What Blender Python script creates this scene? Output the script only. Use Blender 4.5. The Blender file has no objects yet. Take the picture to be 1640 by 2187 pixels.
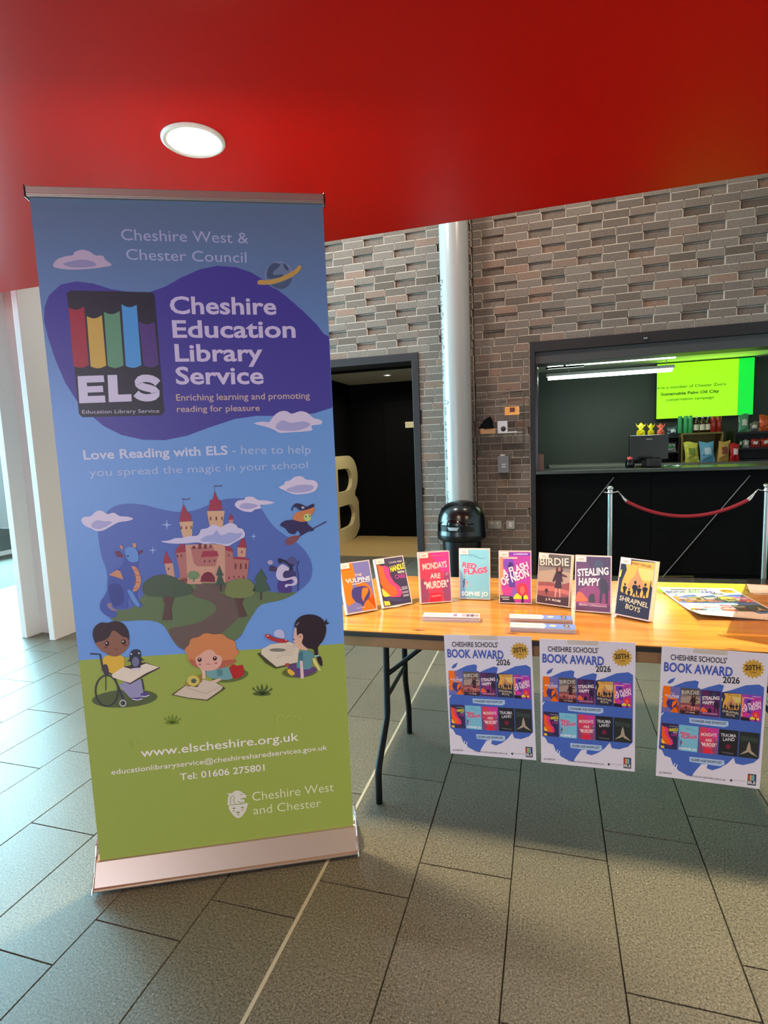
import bpy, bmesh, math, random
from mathutils import Vector, Matrix
random.seed(7)
SC = bpy.context.scene
COL = SC.collection
R = math.radians

# ------------------------------------------------------------------ camera
F_PX, W_PX, H_PX = 1180.8, 1640.0, 2187.0
CAM = Vector((0, 0, 1.40))
_y, _p, _r = R(-16.738), R(6.606), R(-2.259)
FW = Vector((math.sin(_y)*math.cos(_p), math.cos(_y)*math.cos(_p), -math.sin(_p)))
_rt = FW.cross(Vector((0, 0, 1))).normalized(); _up = _rt.cross(FW)
RT = math.cos(_r)*_rt + math.sin(_r)*_up
UP = -math.sin(_r)*_rt + math.cos(_r)*_up
cd = bpy.data.cameras.new('camera'); co = bpy.data.objects.new('camera', cd); COL.objects.link(co)
M = Matrix((RT, UP, -FW)).transposed().to_4x4(); M.translation = CAM
co.matrix_world = M
cd.sensor_fit = 'HORIZONTAL'; cd.sensor_width = 36.0; cd.lens = F_PX/W_PX*36.0
cd.clip_start = 0.05; cd.clip_end = 200
SC.camera = co

# ------------------------------------------------------------------ view, world, lights
SC.view_settings.view_transform = 'Standard'
SC.view_settings.look = 'None'
SC.view_settings.gamma = 1.0
SC.view_settings.use_curve_mapping = False
SC.view_settings.exposure = 0.10

wd = bpy.data.worlds.new('daylight_sky'); SC.world = wd; wd.use_nodes = True
bg = wd.node_tree.nodes['Background']
bg.inputs[0].default_value = (0.62, 0.90, 1.0, 1); bg.inputs[1].default_value = 1.6

def light(name, kind, loc, energy, color, aim=None, size=0.3, size_y=None, spot=None, spread=None):
    l = bpy.data.lights.new(name, kind); l.energy = energy; l.color = color
    o = bpy.data.objects.new(name, l); COL.objects.link(o); o.location = loc
    if kind == 'AREA':
        l.size = size
        if size_y: l.shape = 'RECTANGLE'; l.size_y = size_y
        else: l.shape = 'DISK'
        if spread: l.spread = R(spread)
    else:
        l.shadow_soft_size = size
        if spot: l.spot_size = R(spot); l.spot_blend = 0.6
    d = (Vector(aim) - Vector(loc)) if aim else Vector((0, 0, -1))
    o.rotation_euler = d.to_track_quat('-Z', 'Y').to_euler()
    return o

WARM = (1.0, 0.80, 0.50); COOL = (0.42, 0.85, 1.0); NEUT = (1.0, 0.93, 0.82)
# daylight entering through the glazing on the left
light('daylight_glazing', 'AREA', (-7.6, 3.6, 2.1), 2100, COOL, (0, 2.8, 0.9), 7.5, 3.8)
light('front_fill_light', 'AREA', (-1.8, -3.8, 1.35), 118, (.84, .84, 1.0), (-1.0, 1.5, 1.3), 3.6, 1.8)  # added broad bluish light before the plain front wall, brightens the banner face
# downlights of the low red ceiling (the first one is the lamp in the photograph)
for i, (x, y, e) in enumerate([(-1.19, 1.82, 52), (1.45, 2.0, 68), (-1.2, -0.9, 12), (1.75, -0.9, 24), (-4.1, -0.9, 14)]):
    light('downlight_lamp', 'AREA', (x, y, 2.475), e, WARM, None, 0.16, None, None, 150)
# lamps of the high hall behind the red ceiling, washing the brick wall
light('hall_lamp_left', 'AREA', (-2.2, 4.2, 4.4), 58, (1.0, 0.96, 0.92), (-2.0, 5.7, 2.2), 0.5)
light('hall_lamp_right', 'AREA', (0.3, 4.2, 4.4), 30, (1.0, 0.80, 0.62), (0.9, 5.8, 2.2), 0.5)

# ------------------------------------------------------------------ materials
MATS = {}
def lin(c):
    return tuple(((v/255.0)/12.92 if v/255.0 <= 0.04045 else ((v/255.0+0.055)/1.055)**2.4) for v in c)
def pmat(name, rgb, rough=0.5, metal=0.0, noise=0.0, nscale=30.0, bump=0.0, emit=None, estr=0.0, spec=None, coat=0.0):
    if name in MATS: return MATS[name]
    m = bpy.data.materials.new(name); m.use_nodes = True; nt = m.node_tree
    b = nt.nodes['Principled BSDF']; c = lin(rgb)
    b.inputs['Base Color'].default_value = (*c, 1)
    b.inputs['Roughness'].default_value = rough; b.inputs['Metallic'].default_value = metal
    if spec is not None: b.inputs['Specular IOR Level'].default_value = spec
    if coat: b.inputs['Coat Weight'].default_value = coat; b.inputs['Coat Roughness'].default_value = 0.1
    if emit:
        b.inputs['Emission Color'].default_value = (*lin(emit), 1); b.inputs['Emission Strength'].default_value = estr
    if noise or bump:
        tc = nt.nodes.new('ShaderNodeTexCoord'); n = nt.nodes.new('ShaderNodeTexNoise')
        n.inputs['Scale'].default_value = nscale; n.inputs['Detail'].default_value = 5
        nt.links.new(tc.outputs['Object'], n.inputs['Vector'])
        if noise:
            r = nt.nodes.new('ShaderNodeMapRange'); r.inputs[3].default_value = 1-noise; r.inputs[4].default_value = 1+noise
            mx = nt.nodes.new('ShaderNodeVectorMath'); mx.operation = 'SCALE'; mx.inputs[0].default_value = c
            nt.links.new(n.outputs['Fac'], r.inputs[0]); nt.links.new(r.outputs[0], mx.inputs['Scale'])
            nt.links.new(mx.outputs[0], b.inputs['Base Color'])
        if bump:
            bp = nt.nodes.new('ShaderNodeBump'); bp.inputs['Strength'].default_value = bump; bp.inputs['Distance'].default_value = 0.003
            nt.links.new(n.outputs['Fac'], bp.inputs['Height']); nt.links.new(bp.outputs[0], b.inputs['Normal'])
    MATS[name] = m; return m
def ink(rgb, k=1.0, rough=0.45):
    rgb = tuple(int(max(0, min(255, v*k))) for v in rgb)
    return pmat('print_%d_%d_%d' % rgb, rgb, rough)

def floor_mat():
    m = bpy.data.materials.new('granite_paving'); m.use_nodes = True; nt = m.node_tree; L = nt.links; b = nt.nodes['Principled BSDF']
    tc = nt.nodes.new('ShaderNodeTexCoord'); geo = nt.nodes.new('ShaderNodeNewGeometry'); oi = nt.nodes.new('ShaderNodeObjectInfo')
    n1 = nt.nodes.new('ShaderNodeTexNoise'); n1.inputs['Scale'].default_value = 170; n1.inputs['Detail'].default_value = 6; n1.inputs['Roughness'].default_value = .75
    n2 = nt.nodes.new('ShaderNodeTexNoise'); n2.inputs['Scale'].default_value = 3.0; n2.inputs['Detail'].default_value = 3
    v = nt.nodes.new('ShaderNodeTexVoronoi'); v.inputs['Scale'].default_value = 85
    for n in (n1, n2, v): L.new(geo.outputs['Position'], n.inputs['Vector'])
    cr = nt.nodes.new('ShaderNodeValToRGB'); e = cr.color_ramp.elements
    e[0].position = .38; e[0].color = (.030, .029, .020, 1); e[1].position = .72; e[1].color = (.275, .258, .195, 1)
    L.new(n1.outputs['Fac'], cr.inputs[0])
    r2 = nt.nodes.new('ShaderNodeMapRange'); r2.inputs[3].default_value = .82; r2.inputs[4].default_value = 1.18; L.new(n2.outputs['Fac'], r2.inputs[0])
    r3 = nt.nodes.new('ShaderNodeMapRange'); r3.inputs[3].default_value = .93; r3.inputs[4].default_value = 1.06; L.new(oi.outputs['Random'], r3.inputs[0])
    mu = nt.nodes.new('ShaderNodeMath'); mu.operation = 'MULTIPLY'; L.new(r2.outputs[0], mu.inputs[0]); L.new(r3.outputs[0], mu.inputs[1])
    sc = nt.nodes.new('ShaderNodeVectorMath'); sc.operation = 'SCALE'; L.new(cr.outputs[0], sc.inputs[0]); L.new(mu.outputs[0], sc.inputs['Scale'])
    # pale mineral flecks
    fl = nt.nodes.new('ShaderNodeMapRange'); fl.inputs[1].default_value = .12; fl.inputs[2].default_value = .05; L.new(v.outputs['Distance'], fl.inputs[0])
    sep = nt.nodes.new('ShaderNodeSeparateColor'); L.new(v.outputs['Color'], sep.inputs[0])
    gt = nt.nodes.new('ShaderNodeMath'); gt.operation = 'GREATER_THAN'; gt.inputs[1].default_value = .62; L.new(sep.outputs[0], gt.inputs[0])
    m2 = nt.nodes.new('ShaderNodeMath'); m2.operation = 'MULTIPLY'; L.new(fl.outputs[0], m2.inputs[0]); L.new(gt.outputs[0], m2.inputs[1])
    mix = nt.nodes.new('ShaderNodeMix'); mix.data_type = 'RGBA'; L.new(m2.outputs[0], mix.inputs['Factor']); L.new(sc.outputs[0], mix.inputs['A']); mix.inputs['B'].default_value = (.62, .62, .54, 1)
    L.new(mix.outputs['Result'], b.inputs['Base Color'])
    b.inputs['Roughness'].default_value = .42
    bp = nt.nodes.new('ShaderNodeBump'); bp.inputs['Strength'].default_value = .35; bp.inputs['Distance'].default_value = .002
    L.new(n1.outputs['Fac'], bp.inputs['Height']); L.new(bp.outputs[0], b.inputs['Normal'])
    return m
def brick_mat():
    m = bpy.data.materials.new('grey_brown_brick'); m.use_nodes = True; nt = m.node_tree; L = nt.links; b = nt.nodes['Principled BSDF']
    oi = nt.nodes.new('ShaderNodeObjectInfo'); geo = nt.nodes.new('ShaderNodeNewGeometry')
    wn = nt.nodes.new('ShaderNodeTexNoise'); wn.inputs['Scale'].default_value = 9; wn.inputs['Detail'].default_value = 2
    n = nt.nodes.new('ShaderNodeTexNoise'); n.inputs['Scale'].default_value = 60; n.inputs['Detail'].default_value = 6
    L.new(geo.outputs['Position'], n.inputs['Vector']); L.new(geo.outputs['Position'], wn.inputs['Vector'])
    cr = nt.nodes.new('ShaderNodeValToRGB'); e = cr.color_ramp.elements
    e[0].position = 0; e[0].color = (.095, .068, .050, 1); e[1].position = 1; e[1].color = (.215, .130, .092, 1)
    for p, c in ((.3, (.135, .102, .082, 1)), (.6, (.175, .138, .112, 1)), (.85, (.15, .108, .084, 1))):
        k = e.new(p); k.color = c
    L.new(oi.outputs['Random'], cr.inputs[0])
    r = nt.nodes.new('ShaderNodeMapRange'); r.inputs[3].default_value = .55; r.inputs[4].default_value = 1.5; L.new(n.outputs['Fac'], r.inputs[0])
    sc = nt.nodes.new('ShaderNodeVectorMath'); sc.operation = 'SCALE'; L.new(cr.outputs[0], sc.inputs[0]); L.new(r.outputs[0], sc.inputs['Scale'])
    L.new(sc.outputs[0], b.inputs['Base Color']); b.inputs['Roughness'].default_value = .85
    bp = nt.nodes.new('ShaderNodeBump'); bp.inputs['Strength'].default_value = .5; bp.inputs['Distance'].default_value = .004
    L.new(n.outputs['Fac'], bp.inputs['Height']); L.new(bp.outputs[0], b.inputs['Normal'])
    return m
def wood_mat():
    m = bpy.data.materials.new('varnished_pine'); m.use_nodes = True; nt = m.node_tree; L = nt.links; b = nt.nodes['Principled BSDF']
    tc = nt.nodes.new('ShaderNodeTexCoord'); mp = nt.nodes.new('ShaderNodeMapping'); mp.inputs['Scale'].default_value = (1.6, 16, 16)
    L.new(tc.outputs['Object'], mp.inputs[0])
    n = nt.nodes.new('ShaderNodeTexNoise'); n.inputs['Scale'].default_value = 1.6; n.inputs['Detail'].default_value = 6; n.inputs['Distortion'].default_value = .5
    L.new(mp.outputs[0], n.inputs['Vector'])
    cr = nt.nodes.new('ShaderNodeValToRGB'); e = cr.color_ramp.elements
    e[0].position = .3; e[0].color = (.40, .155, .028, 1); e[1].position = .62; e[1].color = (.55, .265, .058, 1)
    L.new(n.outputs['Fac'], cr.inputs[0])
    mp2 = nt.nodes.new('ShaderNodeMapping'); mp2.inputs['Scale'].default_value = (3.0, 7.5, 7.5); L.new(tc.outputs['Object'], mp2.inputs[0])
    v = nt.nodes.new('ShaderNodeTexVoronoi'); v.inputs['Scale'].default_value = 1.0; L.new(mp2.outputs[0], v.inputs['Vector'])
    kr = nt.nodes.new('ShaderNodeMapRange'); kr.inputs[1].default_value = .10; kr.inputs[2].default_value = .03; L.new(v.outputs['Distance'], kr.inputs[0])
    mx = nt.nodes.new('ShaderNodeMix'); mx.data_type = 'RGBA'; L.new(kr.outputs[0], mx.inputs['Factor']); L.new(cr.outputs[0], mx.inputs['A']); mx.inputs['B'].default_value = (.16, .06, .02, 1)
    L.new(mx.outputs['Result'], b.inputs['Base Color']); b.inputs['Roughness'].default_value = .16
    return m
def clear_mat(name, tint, rough=.03, fac=.16):
    m = bpy.data.materials.new(name); m.use_nodes = True; nt = m.node_tree; L = nt.links
    for n in list(nt.nodes):
        if n.type == 'BSDF_PRINCIPLED': nt.nodes.remove(n)
    out = nt.nodes['Material Output']; t = nt.nodes.new('ShaderNodeBsdfTransparent'); t.inputs[0].default_value = (*tint, 1)
    g = nt.nodes.new('ShaderNodeBsdfGlossy'); g.inputs['Roughness'].default_value = rough
    lw = nt.nodes.new('ShaderNodeLayerWeight'); lw.inputs[0].default_value = fac
    mx = nt.nodes.new('ShaderNodeMixShader'); L.new(lw.outputs['Facing'], mx.inputs[0]); L.new(t.outputs[0], mx.inputs[1]); L.new(g.outputs[0], mx.inputs[2])
    L.new(mx.outputs[0], out.inputs[0]); return m

FLOOR = floor_mat(); BRICK = brick_mat(); PINE = wood_mat()
ACRY = clear_mat('clear_acrylic', (.93, .92, .90)); ACRYB = clear_mat('smoky_acrylic', (.90, .82, .76), .06, .12)
GLASS = clear_mat('window_glass', (.96, .99, 1.0), .01, .1)
MORTAR = pmat('pale_mortar', (176, 160, 146), .9, noise=.12, nscale=40, bump=.3)
JOINT = pmat('dark_joint', (70, 70, 60), .9, noise=.1)
STRIPM = pmat('pale_grout_strip', (165, 160, 140), .6, noise=.1)
RED = pmat('red_gloss_paint', (186, 8, 2), .34, noise=.05, nscale=2, spec=.15)
WHITE = pmat('white_paint', (214, 210, 206), .5, noise=.02)
CEILW = pmat('white_ceiling', (225, 225, 220), .8, noise=.02)
BLACK = pmat('black_paint', (4, 4, 5), .8, spec=.12, noise=.1, nscale=8)
BLACKW = pmat('black_frame', (24, 19, 20), .5, noise=.1)
BLK = pmat('black_plastic', (12, 13, 15), .22, noise=.05)
BOARD = pmat('dark_green_grey_wall', (62, 70, 66), .6, noise=.06, nscale=3)
CARPET = pmat('beige_carpet', (176, 148, 92), .95, noise=.15, nscale=90, bump=.4)
CHROME = pmat('chrome', (205, 208, 208), .16, 1.0, noise=.02)
ALU = pmat('brushed_aluminium', (186, 174, 160), .34, .75, noise=.03, nscale=80)
STEELBLK = pmat('black_steel', (7, 7, 9), .5, 0, spec=.25, noise=.05)
APRON = pmat('brown_wood_apron', (140, 104, 66), .55, noise=.15, nscale=20)
PIPEM = pmat('white_pipe_paint', (160, 157, 154), .25, noise=.02)
PAGES = pmat('page_edges', (226, 205, 172), .8, noise=.06, nscale=200)
SLEEVE = pmat('clear_cover_border', (214, 196, 196), .18, noise=.03)
CREAM = pmat('cream_letter_paint', (238, 222, 170), .5, noise=.03)
PLATE = pmat('satin_metal_plate', (170, 165, 155), .35, .6, noise=.03)
ROPE = pmat('red_velvet_rope', (150, 20, 34), .75, noise=.15, nscale=200, bump=.3)
CRATE = pmat('crate_wood', (128, 112, 58), .7, noise=.2, nscale=30)

# ------------------------------------------------------------------ geometry helpers
class MB:
    def __init__(s): s.v = []; s.f = []; s.mi = []; s.sm = []; s.mats = []
    def m(s, mat):
        if mat not in s.mats: s.mats.append(mat)
        return s.mats.index(mat)
    def add(s, vs, fs, mat, smooth=False):
        o = len(s.v); s.v += [tuple(p) for p in vs]; k = s.m(mat)
        for f in fs: s.f.append(tuple(i+o for i in f)); s.mi.append(k); s.sm.append(smooth)
        return s
    def box(s, x0, x1, y0, y1, z0, z1, mat, rz=0, c=None):
        vs = [(x, y, z) for z in (z0, z1) for y in (y0, y1) for x in (x0, x1)]
        if rz:
            c = c or ((x0+x1)/2, (y0+y1)/2); ca, sa = math.cos(rz), math.sin(rz)
            vs = [(c[0]+(x-c[0])*ca-(y-c[1])*sa, c[1]+(x-c[0])*sa+(y-c[1])*ca, z) for x, y, z in vs]
        return s.add(vs, [(0, 2, 3, 1), (4, 5, 7, 6), (0, 1, 5, 4), (2, 6, 7, 3), (0, 4, 6, 2), (1, 3, 7, 5)], mat)
    def tube(s, pts, r, mat, n=10, caps=True):
        pts = [Vector(p) for p in pts]; rs = r if isinstance(r, (list, tuple)) else [r]*len(pts)
        vs = []; fs = []; up = None
        for i, p in enumerate(pts):
            d = (pts[min(i+1, len(pts)-1)] - pts[max(i-1, 0)]).normalized()
            if up is None: up = Vector((0, 0, 1)) if abs(d.z) < .9 else Vector((1, 0, 0))
            a = d.cross(up).normalized(); bb = a.cross(d).normalized(); up = bb
            for k in range(n):
                t = 2*math.pi*k/n; vs.append(p+(a*math.cos(t)+bb*math.sin(t))*rs[i])
        for i in range(len(pts)-1):
            for k in range(n): fs.append((i*n+k, i*n+(k+1) % n, (i+1)*n+(k+1) % n, (i+1)*n+k))
        s.add(vs, fs, mat, True)
        if caps:
            s.add(vs[:n], [tuple(range(n))[::-1]], mat); s.add(vs[-n:], [tuple(range(n))], mat)
        return s
    def lathe(s, prof, c, mat, n=24, axis='z', smooth=True):
        vs = []; fs = []
        for r_, h in prof:
            for k in range(n):
                t = 2*math.pi*k/n
                a, b_ = r_*math.cos(t), r_*math.sin(t)
                vs.append((c[0]+a, c[1]+b_, c[2]+h) if axis == 'z' else (c[0]+a, c[1]+h, c[2]+b_))
        for i in range(len(prof)-1):
            for k in range(n): fs.append((i*n+k, i*n+(k+1) % n, (i+1)*n+(k+1) % n, (i+1)*n+k))
        s.add(vs, fs, mat, smooth)
        if prof[0][0] > 1e-4: s.add(vs[:n], [tuple(range(n))[::-1]], mat)
        if prof[-1][0] > 1e-4: s.add(vs[-n:], [tuple(range(n))], mat)
        return s
    def prism(s, poly, a, b_, axis, mat):   # poly in the two other axes, extruded a..b along axis
        n = len(poly)
        f = {'x': lambda u, v, w: (w, u, v), 'y': lambda u, v, w: (u, w, v), 'z': lambda u, v, w: (u, v, w)}[axis]
        vs = [f(u, v, a) for u, v in poly] + [f(u, v, b_) for u, v in poly]
        fs = [tuple(range(n))[::-1], tuple(range(n, 2*n))] + [(i, (i+1) % n, (i+1) % n+n, i+n) for i in range(n)]
        return s.add(vs, fs, mat)
    def obj(s, name, parent=None, loc=None, bevel=0.0, seg=2):
        me = bpy.data.meshes.new(name); me.from_pydata(s.v, [], s.f)
        for m_ in s.mats: me.materials.append(m_)
        me.polygons.foreach_set('material_index', s.mi); me.polygons.foreach_set('use_smooth', s.sm); me.update()
        bm = bmesh.new(); bm.from_mesh(me); bmesh.ops.recalc_face_normals(bm, faces=bm.faces); bm.to_mesh(me); bm.free()
        o = bpy.data.objects.new(name, me); COL.objects.link(o)
        if parent: o.parent = parent
        if loc: o.location = loc
        if bevel:
            md = o.modifiers.new('bevel', 'BEVEL'); md.width = bevel; md.segments = seg; md.limit_method = 'ANGLE'; md.angle_limit = R(40)
        return o
def box(name, parent, x0, x1, y0, y1, z0, z1, mat, bevel=0.0):
    return MB().box(x0, x1, y0, y1, z0, z1, mat).obj(name, parent, bevel=bevel)
def tag(o, label, cat=None, group=None, kind=None):
    if label: o['label'] = label
    if cat: o['category'] = cat
    if group: o['group'] = group
    if kind: o['kind'] = kind
    return o
def empty(name, loc, rz, label, cat, group=None, tilt=0.0, kind=None):
    o = bpy.data.objects.new(name, None); COL.objects.link(o); o.empty_display_size = .05
    o.matrix_world = Matrix.Translation(loc) @ Matrix.Rotation(rz, 4, 'Z') @ Matrix.Rotation(-tilt, 4, 'X')
    return tag(o, label, cat, group, kind)

# ------------------------------------------------------------------ flat print helpers (a sheet lies in its thing's own XZ plane)
TXT = {}
def glyphs(s, bold=0.0, res=3):
    k = (s, bold, res)
    if k in TXT: return TXT[k]
    cu = bpy.data.curves.new('t', 'FONT'); cu.body = s; cu.offset = bold; cu.resolution_u = res; cu.dimensions = '2D'; cu.fill_mode = 'BOTH'
    o = bpy.data.objects.new('t', cu); COL.objects.link(o)
    dg = bpy.context.evaluated_depsgraph_get(); dg.update()
    me = o.evaluated_get(dg).to_mesh()
    vs = [(v.co.x, v.co.y) for v in me.vertices]; fs = [tuple(p.vertices) for p in me.polygons]
    o.evaluated_get(dg).to_mesh_clear(); bpy.data.objects.remove(o); bpy.data.curves.remove(cu)
    x0 = min(v[0] for v in vs); x1 = max(v[0] for v in vs)
    TXT[k] = ([(v[0]-x0, v[1]) for v in vs], fs, x1-x0); return TXT[k]
def smooth(pts, n=6):
    out = []; N = len(pts)
    for i in range(N):
        p0, p1, p2, p3 = pts[i-1], pts[i], pts[(i+1) % N], pts[(i+2) % N]
        for j in range(n):
            t = j/n; t2 = t*t; t3 = t2*t
            out.append(tuple(.5*((2*p1[k])+(-p0[k]+p2[k])*t+(2*p0[k]-5*p1[k]+4*p2[k]-p3[k])*t2+(-p0[k]+3*p1[k]-3*p2[k]+p3[k])*t3) for k in (0, 1)))
    return out
EPS = 0.00022
CAP = 0.70
class Pr:
    def __init__(s, k=1.0, fn=None, base=1, rough=.45):
        s.mb = MB(); s.k = k; s.fn = fn or (lambda x, y: (x, y)); s.l = base; s.rough = rough
    def sub(s, x, y, w, h, up=0):
        c = Pr.__new__(Pr); f = s.fn; c.mb = s.mb; c.k = s.k; c.rough = s.rough; c.l = s.l+up
        c.fn = lambda a, b: f(x+a*w, y+b*h); return c
    def poly(s, pts, col, layer=0, sm=0):
        if sm: pts = smooth(pts, sm)
        q = [s.fn(*p) for p in pts]
        s.l2 = s.l+layer
        s.mb.add([(a, -EPS*(s.l+layer), b) for a, b in q], [tuple(range(len(q)))], ink(col, s.k, s.rough)); return s
    def rect(s, x0, y0, x1, y1, col, layer=0): return s.poly([(x0, y0), (x1, y0), (x1, y1), (x0, y1)], col, layer)
    def ell(s, cx, cy, rx, ry, col, layer=0, rot=0, n=22, a0=0, a1=360):
        pts = []
        for i in range(n if a1-a0 >= 360 else n+1):
            t = R(a0+(a1-a0)*i/n); x, y = rx*math.cos(t), ry*math.sin(t)
            pts.append((cx+x*math.cos(rot)-y*math.sin(rot), cy+x*math.sin(rot)+y*math.cos(rot)))
        return s.poly(pts, col, layer)
    def line(s, pts, w, col, layer=0, taper=False):
        L_ = []; Rr = []; N = len(pts)
        for i, p in enumerate(pts):
            a = pts[max(i-1, 0)]; b = pts[min(i+1, N-1)]; dx, dy = b[0]-a[0], b[1]-a[1]; d = math.hypot(dx, dy) or 1
            ww = w/2*(1-.75*i/(N-1) if taper else 1)
            L_.append((p[0]-dy/d*ww, p[1]+dx/d*ww)); Rr.append((p[0]+dy/d*ww, p[1]-dx/d*ww))
        for i in range(N-1): s.poly([L_[i], L_[i+1], Rr[i+1], Rr[i]], col, layer)
        return s
    def text(s, st, p0, p1, h, col, layer=1, bold=0.0, res=3, shear=0.0, curve=0.0):
        a = s.fn(*p0); b = s.fn(*p1); vs, fs, w = glyphs(st, bold, res)
        # height given in the sheet's authoring units, measured at p0
        hh = s.fn(p0[0], p0[1]+h); H_ = math.hypot(hh[0]-a[0], hh[1]-a[1])/CAP
        dx, dy = b[0]-a[0], b[1]-a[1]; L_ = math.hypot(dx, dy); sx = L_/w; c, n_ = dx/L_, dy/L_
        out = []
        for x, y in vs:
            u = x*sx+y*H_*shear; v = y*H_+curve*L_*(4*(x/w)*(1-x/w)); out.append((a[0]+u*c-v*n_, -EPS*(s.l+layer), a[1]+u*n_+v*c))
        s.mb.add(out, fs, ink(col, s.k, s.rough)); return s
    def obj(s, name, parent, label=None):
        me = bpy.data.meshes.new(name); mb = s.mb; me.from_pydata(mb.v, [], mb.f)
        for m_ in mb.mats: me.materials.append(m_)
        me.polygons.foreach_set('material_index', mb.mi); me.update()
        o = bpy.data.objects.new(name, me); COL.objects.link(o); o.parent = parent
        if label: o['label'] = label
        return o
def ray(px, py): return FW + RT*((px-820)/F_PX) - UP*((py-1093.5)/F_PX)

# ================================================================== SETTING
def struct(o, label=None): return tag(o, label, None, None, 'structure')
# ---- floor: 300 x 600 granite slabs with recessed joints, a pale strip dividing two fields
fl = box('floor', None, -12, 3.2, -4, 9.0, -.05, -.006, JOINT)
struct(fl, 'grey speckled stone paving of the foyer, laid in staggered long slabs')
PX, PL, X0 = .3036, .617, -1.337
def slab(mb, x0, x1, y0, y1, z=0.0):
    g = .0016; b = .0022
    x0 += g; x1 -= g; y0 += g; y1 -= g
    vs = [(x0, y0, -.006), (x1, y0, -.006), (x1, y1, -.006), (x0, y1, -.006), (x0+b*.4, y0+b*.4, z), (x1-b*.4, y0+b*.4, z), (x1-b*.4, y1-b*.4, z), (x0+b*.4, y1-b*.4, z)]
    mb.add(vs, [(4, 5, 6, 7), (0, 1, 5, 4), (1, 2, 6, 5), (2, 3, 7, 6), (3, 0, 4, 7)], FLOOR)
full = MB(); slab(full, 0, PX, 0, PL); proto = None
cells = []
for c in range(-34, 15):
    xa = X0-PX*(c+1); xb = X0-PX*c                       # c counts columns to the left of X0
    if xa < -11.9 or xb > 3.2: continue
    off = 1.055+.4625*c
    m0 = math.floor((-4-off)/PL)
    for m_ in range(m0, m0+24):
        ya = off+m_*PL; yb = ya+PL
        if yb < -4 or ya > 9: continue
        ya = max(ya, -4); yb = min(yb, 9.0)
        mx, my = (xa+xb)/2, (ya+yb)/2
        if -3.05 < mx < -1.3 and my > 6.75+.0: 
            if ya > 6.75: continue
            yb = min(yb, 6.75)
        v = Vector((mx, my, 0))-CAM; z = v.dot(FW)
        px = 820+F_PX*v.dot(RT)/z if z > .2 else -9999; py = 1093.5-F_PX*v.dot(UP)/z if z > .2 else 9999
        vis = z > .3 and -150 < px < 1800 and py < 2420
        cells.append((vis, z, xa, xb, ya, yb))
vis = sorted([c for c in cells if c[0]], key=lambda c: c[1])
single = vis[:296]; rest = [c for c in cells if not c[0]]+vis[296:]
for _, z, xa, xb, ya, yb in single:
    if abs((yb-ya)-PL) < 1e-4:
        if proto is None: o = full.obj('slab', fl); proto = o
        else: o = proto.copy(); COL.objects.link(o)
        o.location = (xa, ya, random.uniform(-.0004, .0004))
    else:
        mb = MB(); slab(mb, xa, xb, ya, yb); o = mb.obj('slab', fl)
mb = MB()
for _, z, xa, xb, ya, yb in rest: slab(mb, xa, xb, ya, yb)
tag(mb.obj('paving_beyond', fl), None, None, None, 'stuff')
st = box('divider_strip', fl, -.739, -.728, -4, 5.94, -.006, .0006, STRIPM)
tag(st, 'pale straight strip let into the paving')

# ---- brick wall in two lengths with openings, every brick proud of the mortar
PC, PB, ZR = .0768, .2303, 2.557          # course height, brick pitch, top of the lowest recessed course
WY = 5.95
brick_mesh = {}
def brick_obj(w, parent):
    key = round(w, 3)
    if key not in brick_mesh:
        h, d = PC-.0083, .07; b = .0022
        mb = MB()
        f0 = [(b, 0, b), (w-b, 0, b), (w-b, 0, h-b), (b, 0, h-b)]; f1 = [(0, b, 0), (w, b, 0), (w, b, h), (0, b, h)]; f2 = [(0, d, 0), (w, d, 0), (w, d, h), (0, d, h)]
        mb.add(f0+f1+f2, [(0, 1, 2, 3)]+[(i, (i+1) % 4, (i+1) % 4+4, i+4) for i in range(4)]+[(i+4, (i+1) % 4+4, (i+1) % 4+8, i+8) for i in range(4)], BRICK)
        o = mb.obj('brick', parent); brick_mesh[key] = o.data; return o
    o = bpy.data.objects.new('brick', brick_mesh[key]); COL.objects.link(o); o.parent = parent; return o
DOOR_X0, DOOR_X1, HEAD = -3.05, -1.337, 2.403
SERV_X0 = -.181
def courses(xa, xb, openings, z_top=3.95):
    out = []; k = 0
    z0 = ZR-PC*33.2
    zi = int((ZR-0.0)/PC)
    for r in range(-zi-1, int((z_top-ZR)/PC)+1):
        zt = ZR+PC*r; zb = zt-PC           # course spans zb..zt ; r=0 lowest recessed
        if zt < .02: continue
        zlo = max(zb, 0)
        row = []
        if r >= -1:
            if r % 2 == 0:
                off = -1.898 if (r//2) % 2 == 1 else -2.027
            else:
                off = -1.96 if (r//2) % 2 == 0 else -1.85
                off += -.058
            j0 = math.floor((xa-off)/PB)-1
            for j in range(j0, j0+60):
                a = off+j*PB; rec = (r % 2 == 0) and (j % 2 == 0)
                row.append((a, a+PB, rec))
        else:
            x = xa-.6+((r*37) % 11)*.029+(.115 if r % 2 else 0); j = r*5
            while x < xb+.3:
                w = PB/2 if j % 3 == 2 else PB
                row.append((x, x+w, False)); x += w; j += 1
        for a, b, rec in row:
            segs = [(max(a, xa), min(b, xb))]
            for ox0, ox1, oz0, oz1 in openings:
                if zt > oz0+.02 and zb < oz1-.02:
                    ns = []
                    for s0, s1 in segs:
                        if s1 <= ox0 or s0 >= ox1: ns.append((s0, s1))
                        else:
                            if s0 < ox0: ns.append((s0, ox0))
                            if s1 > ox1: ns.append((ox1, s1))
                    segs = ns
            for s0, s1 in segs:
                if s1-s0 > .035: out.append((s0, s1, zb, rec))
    return out
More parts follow.
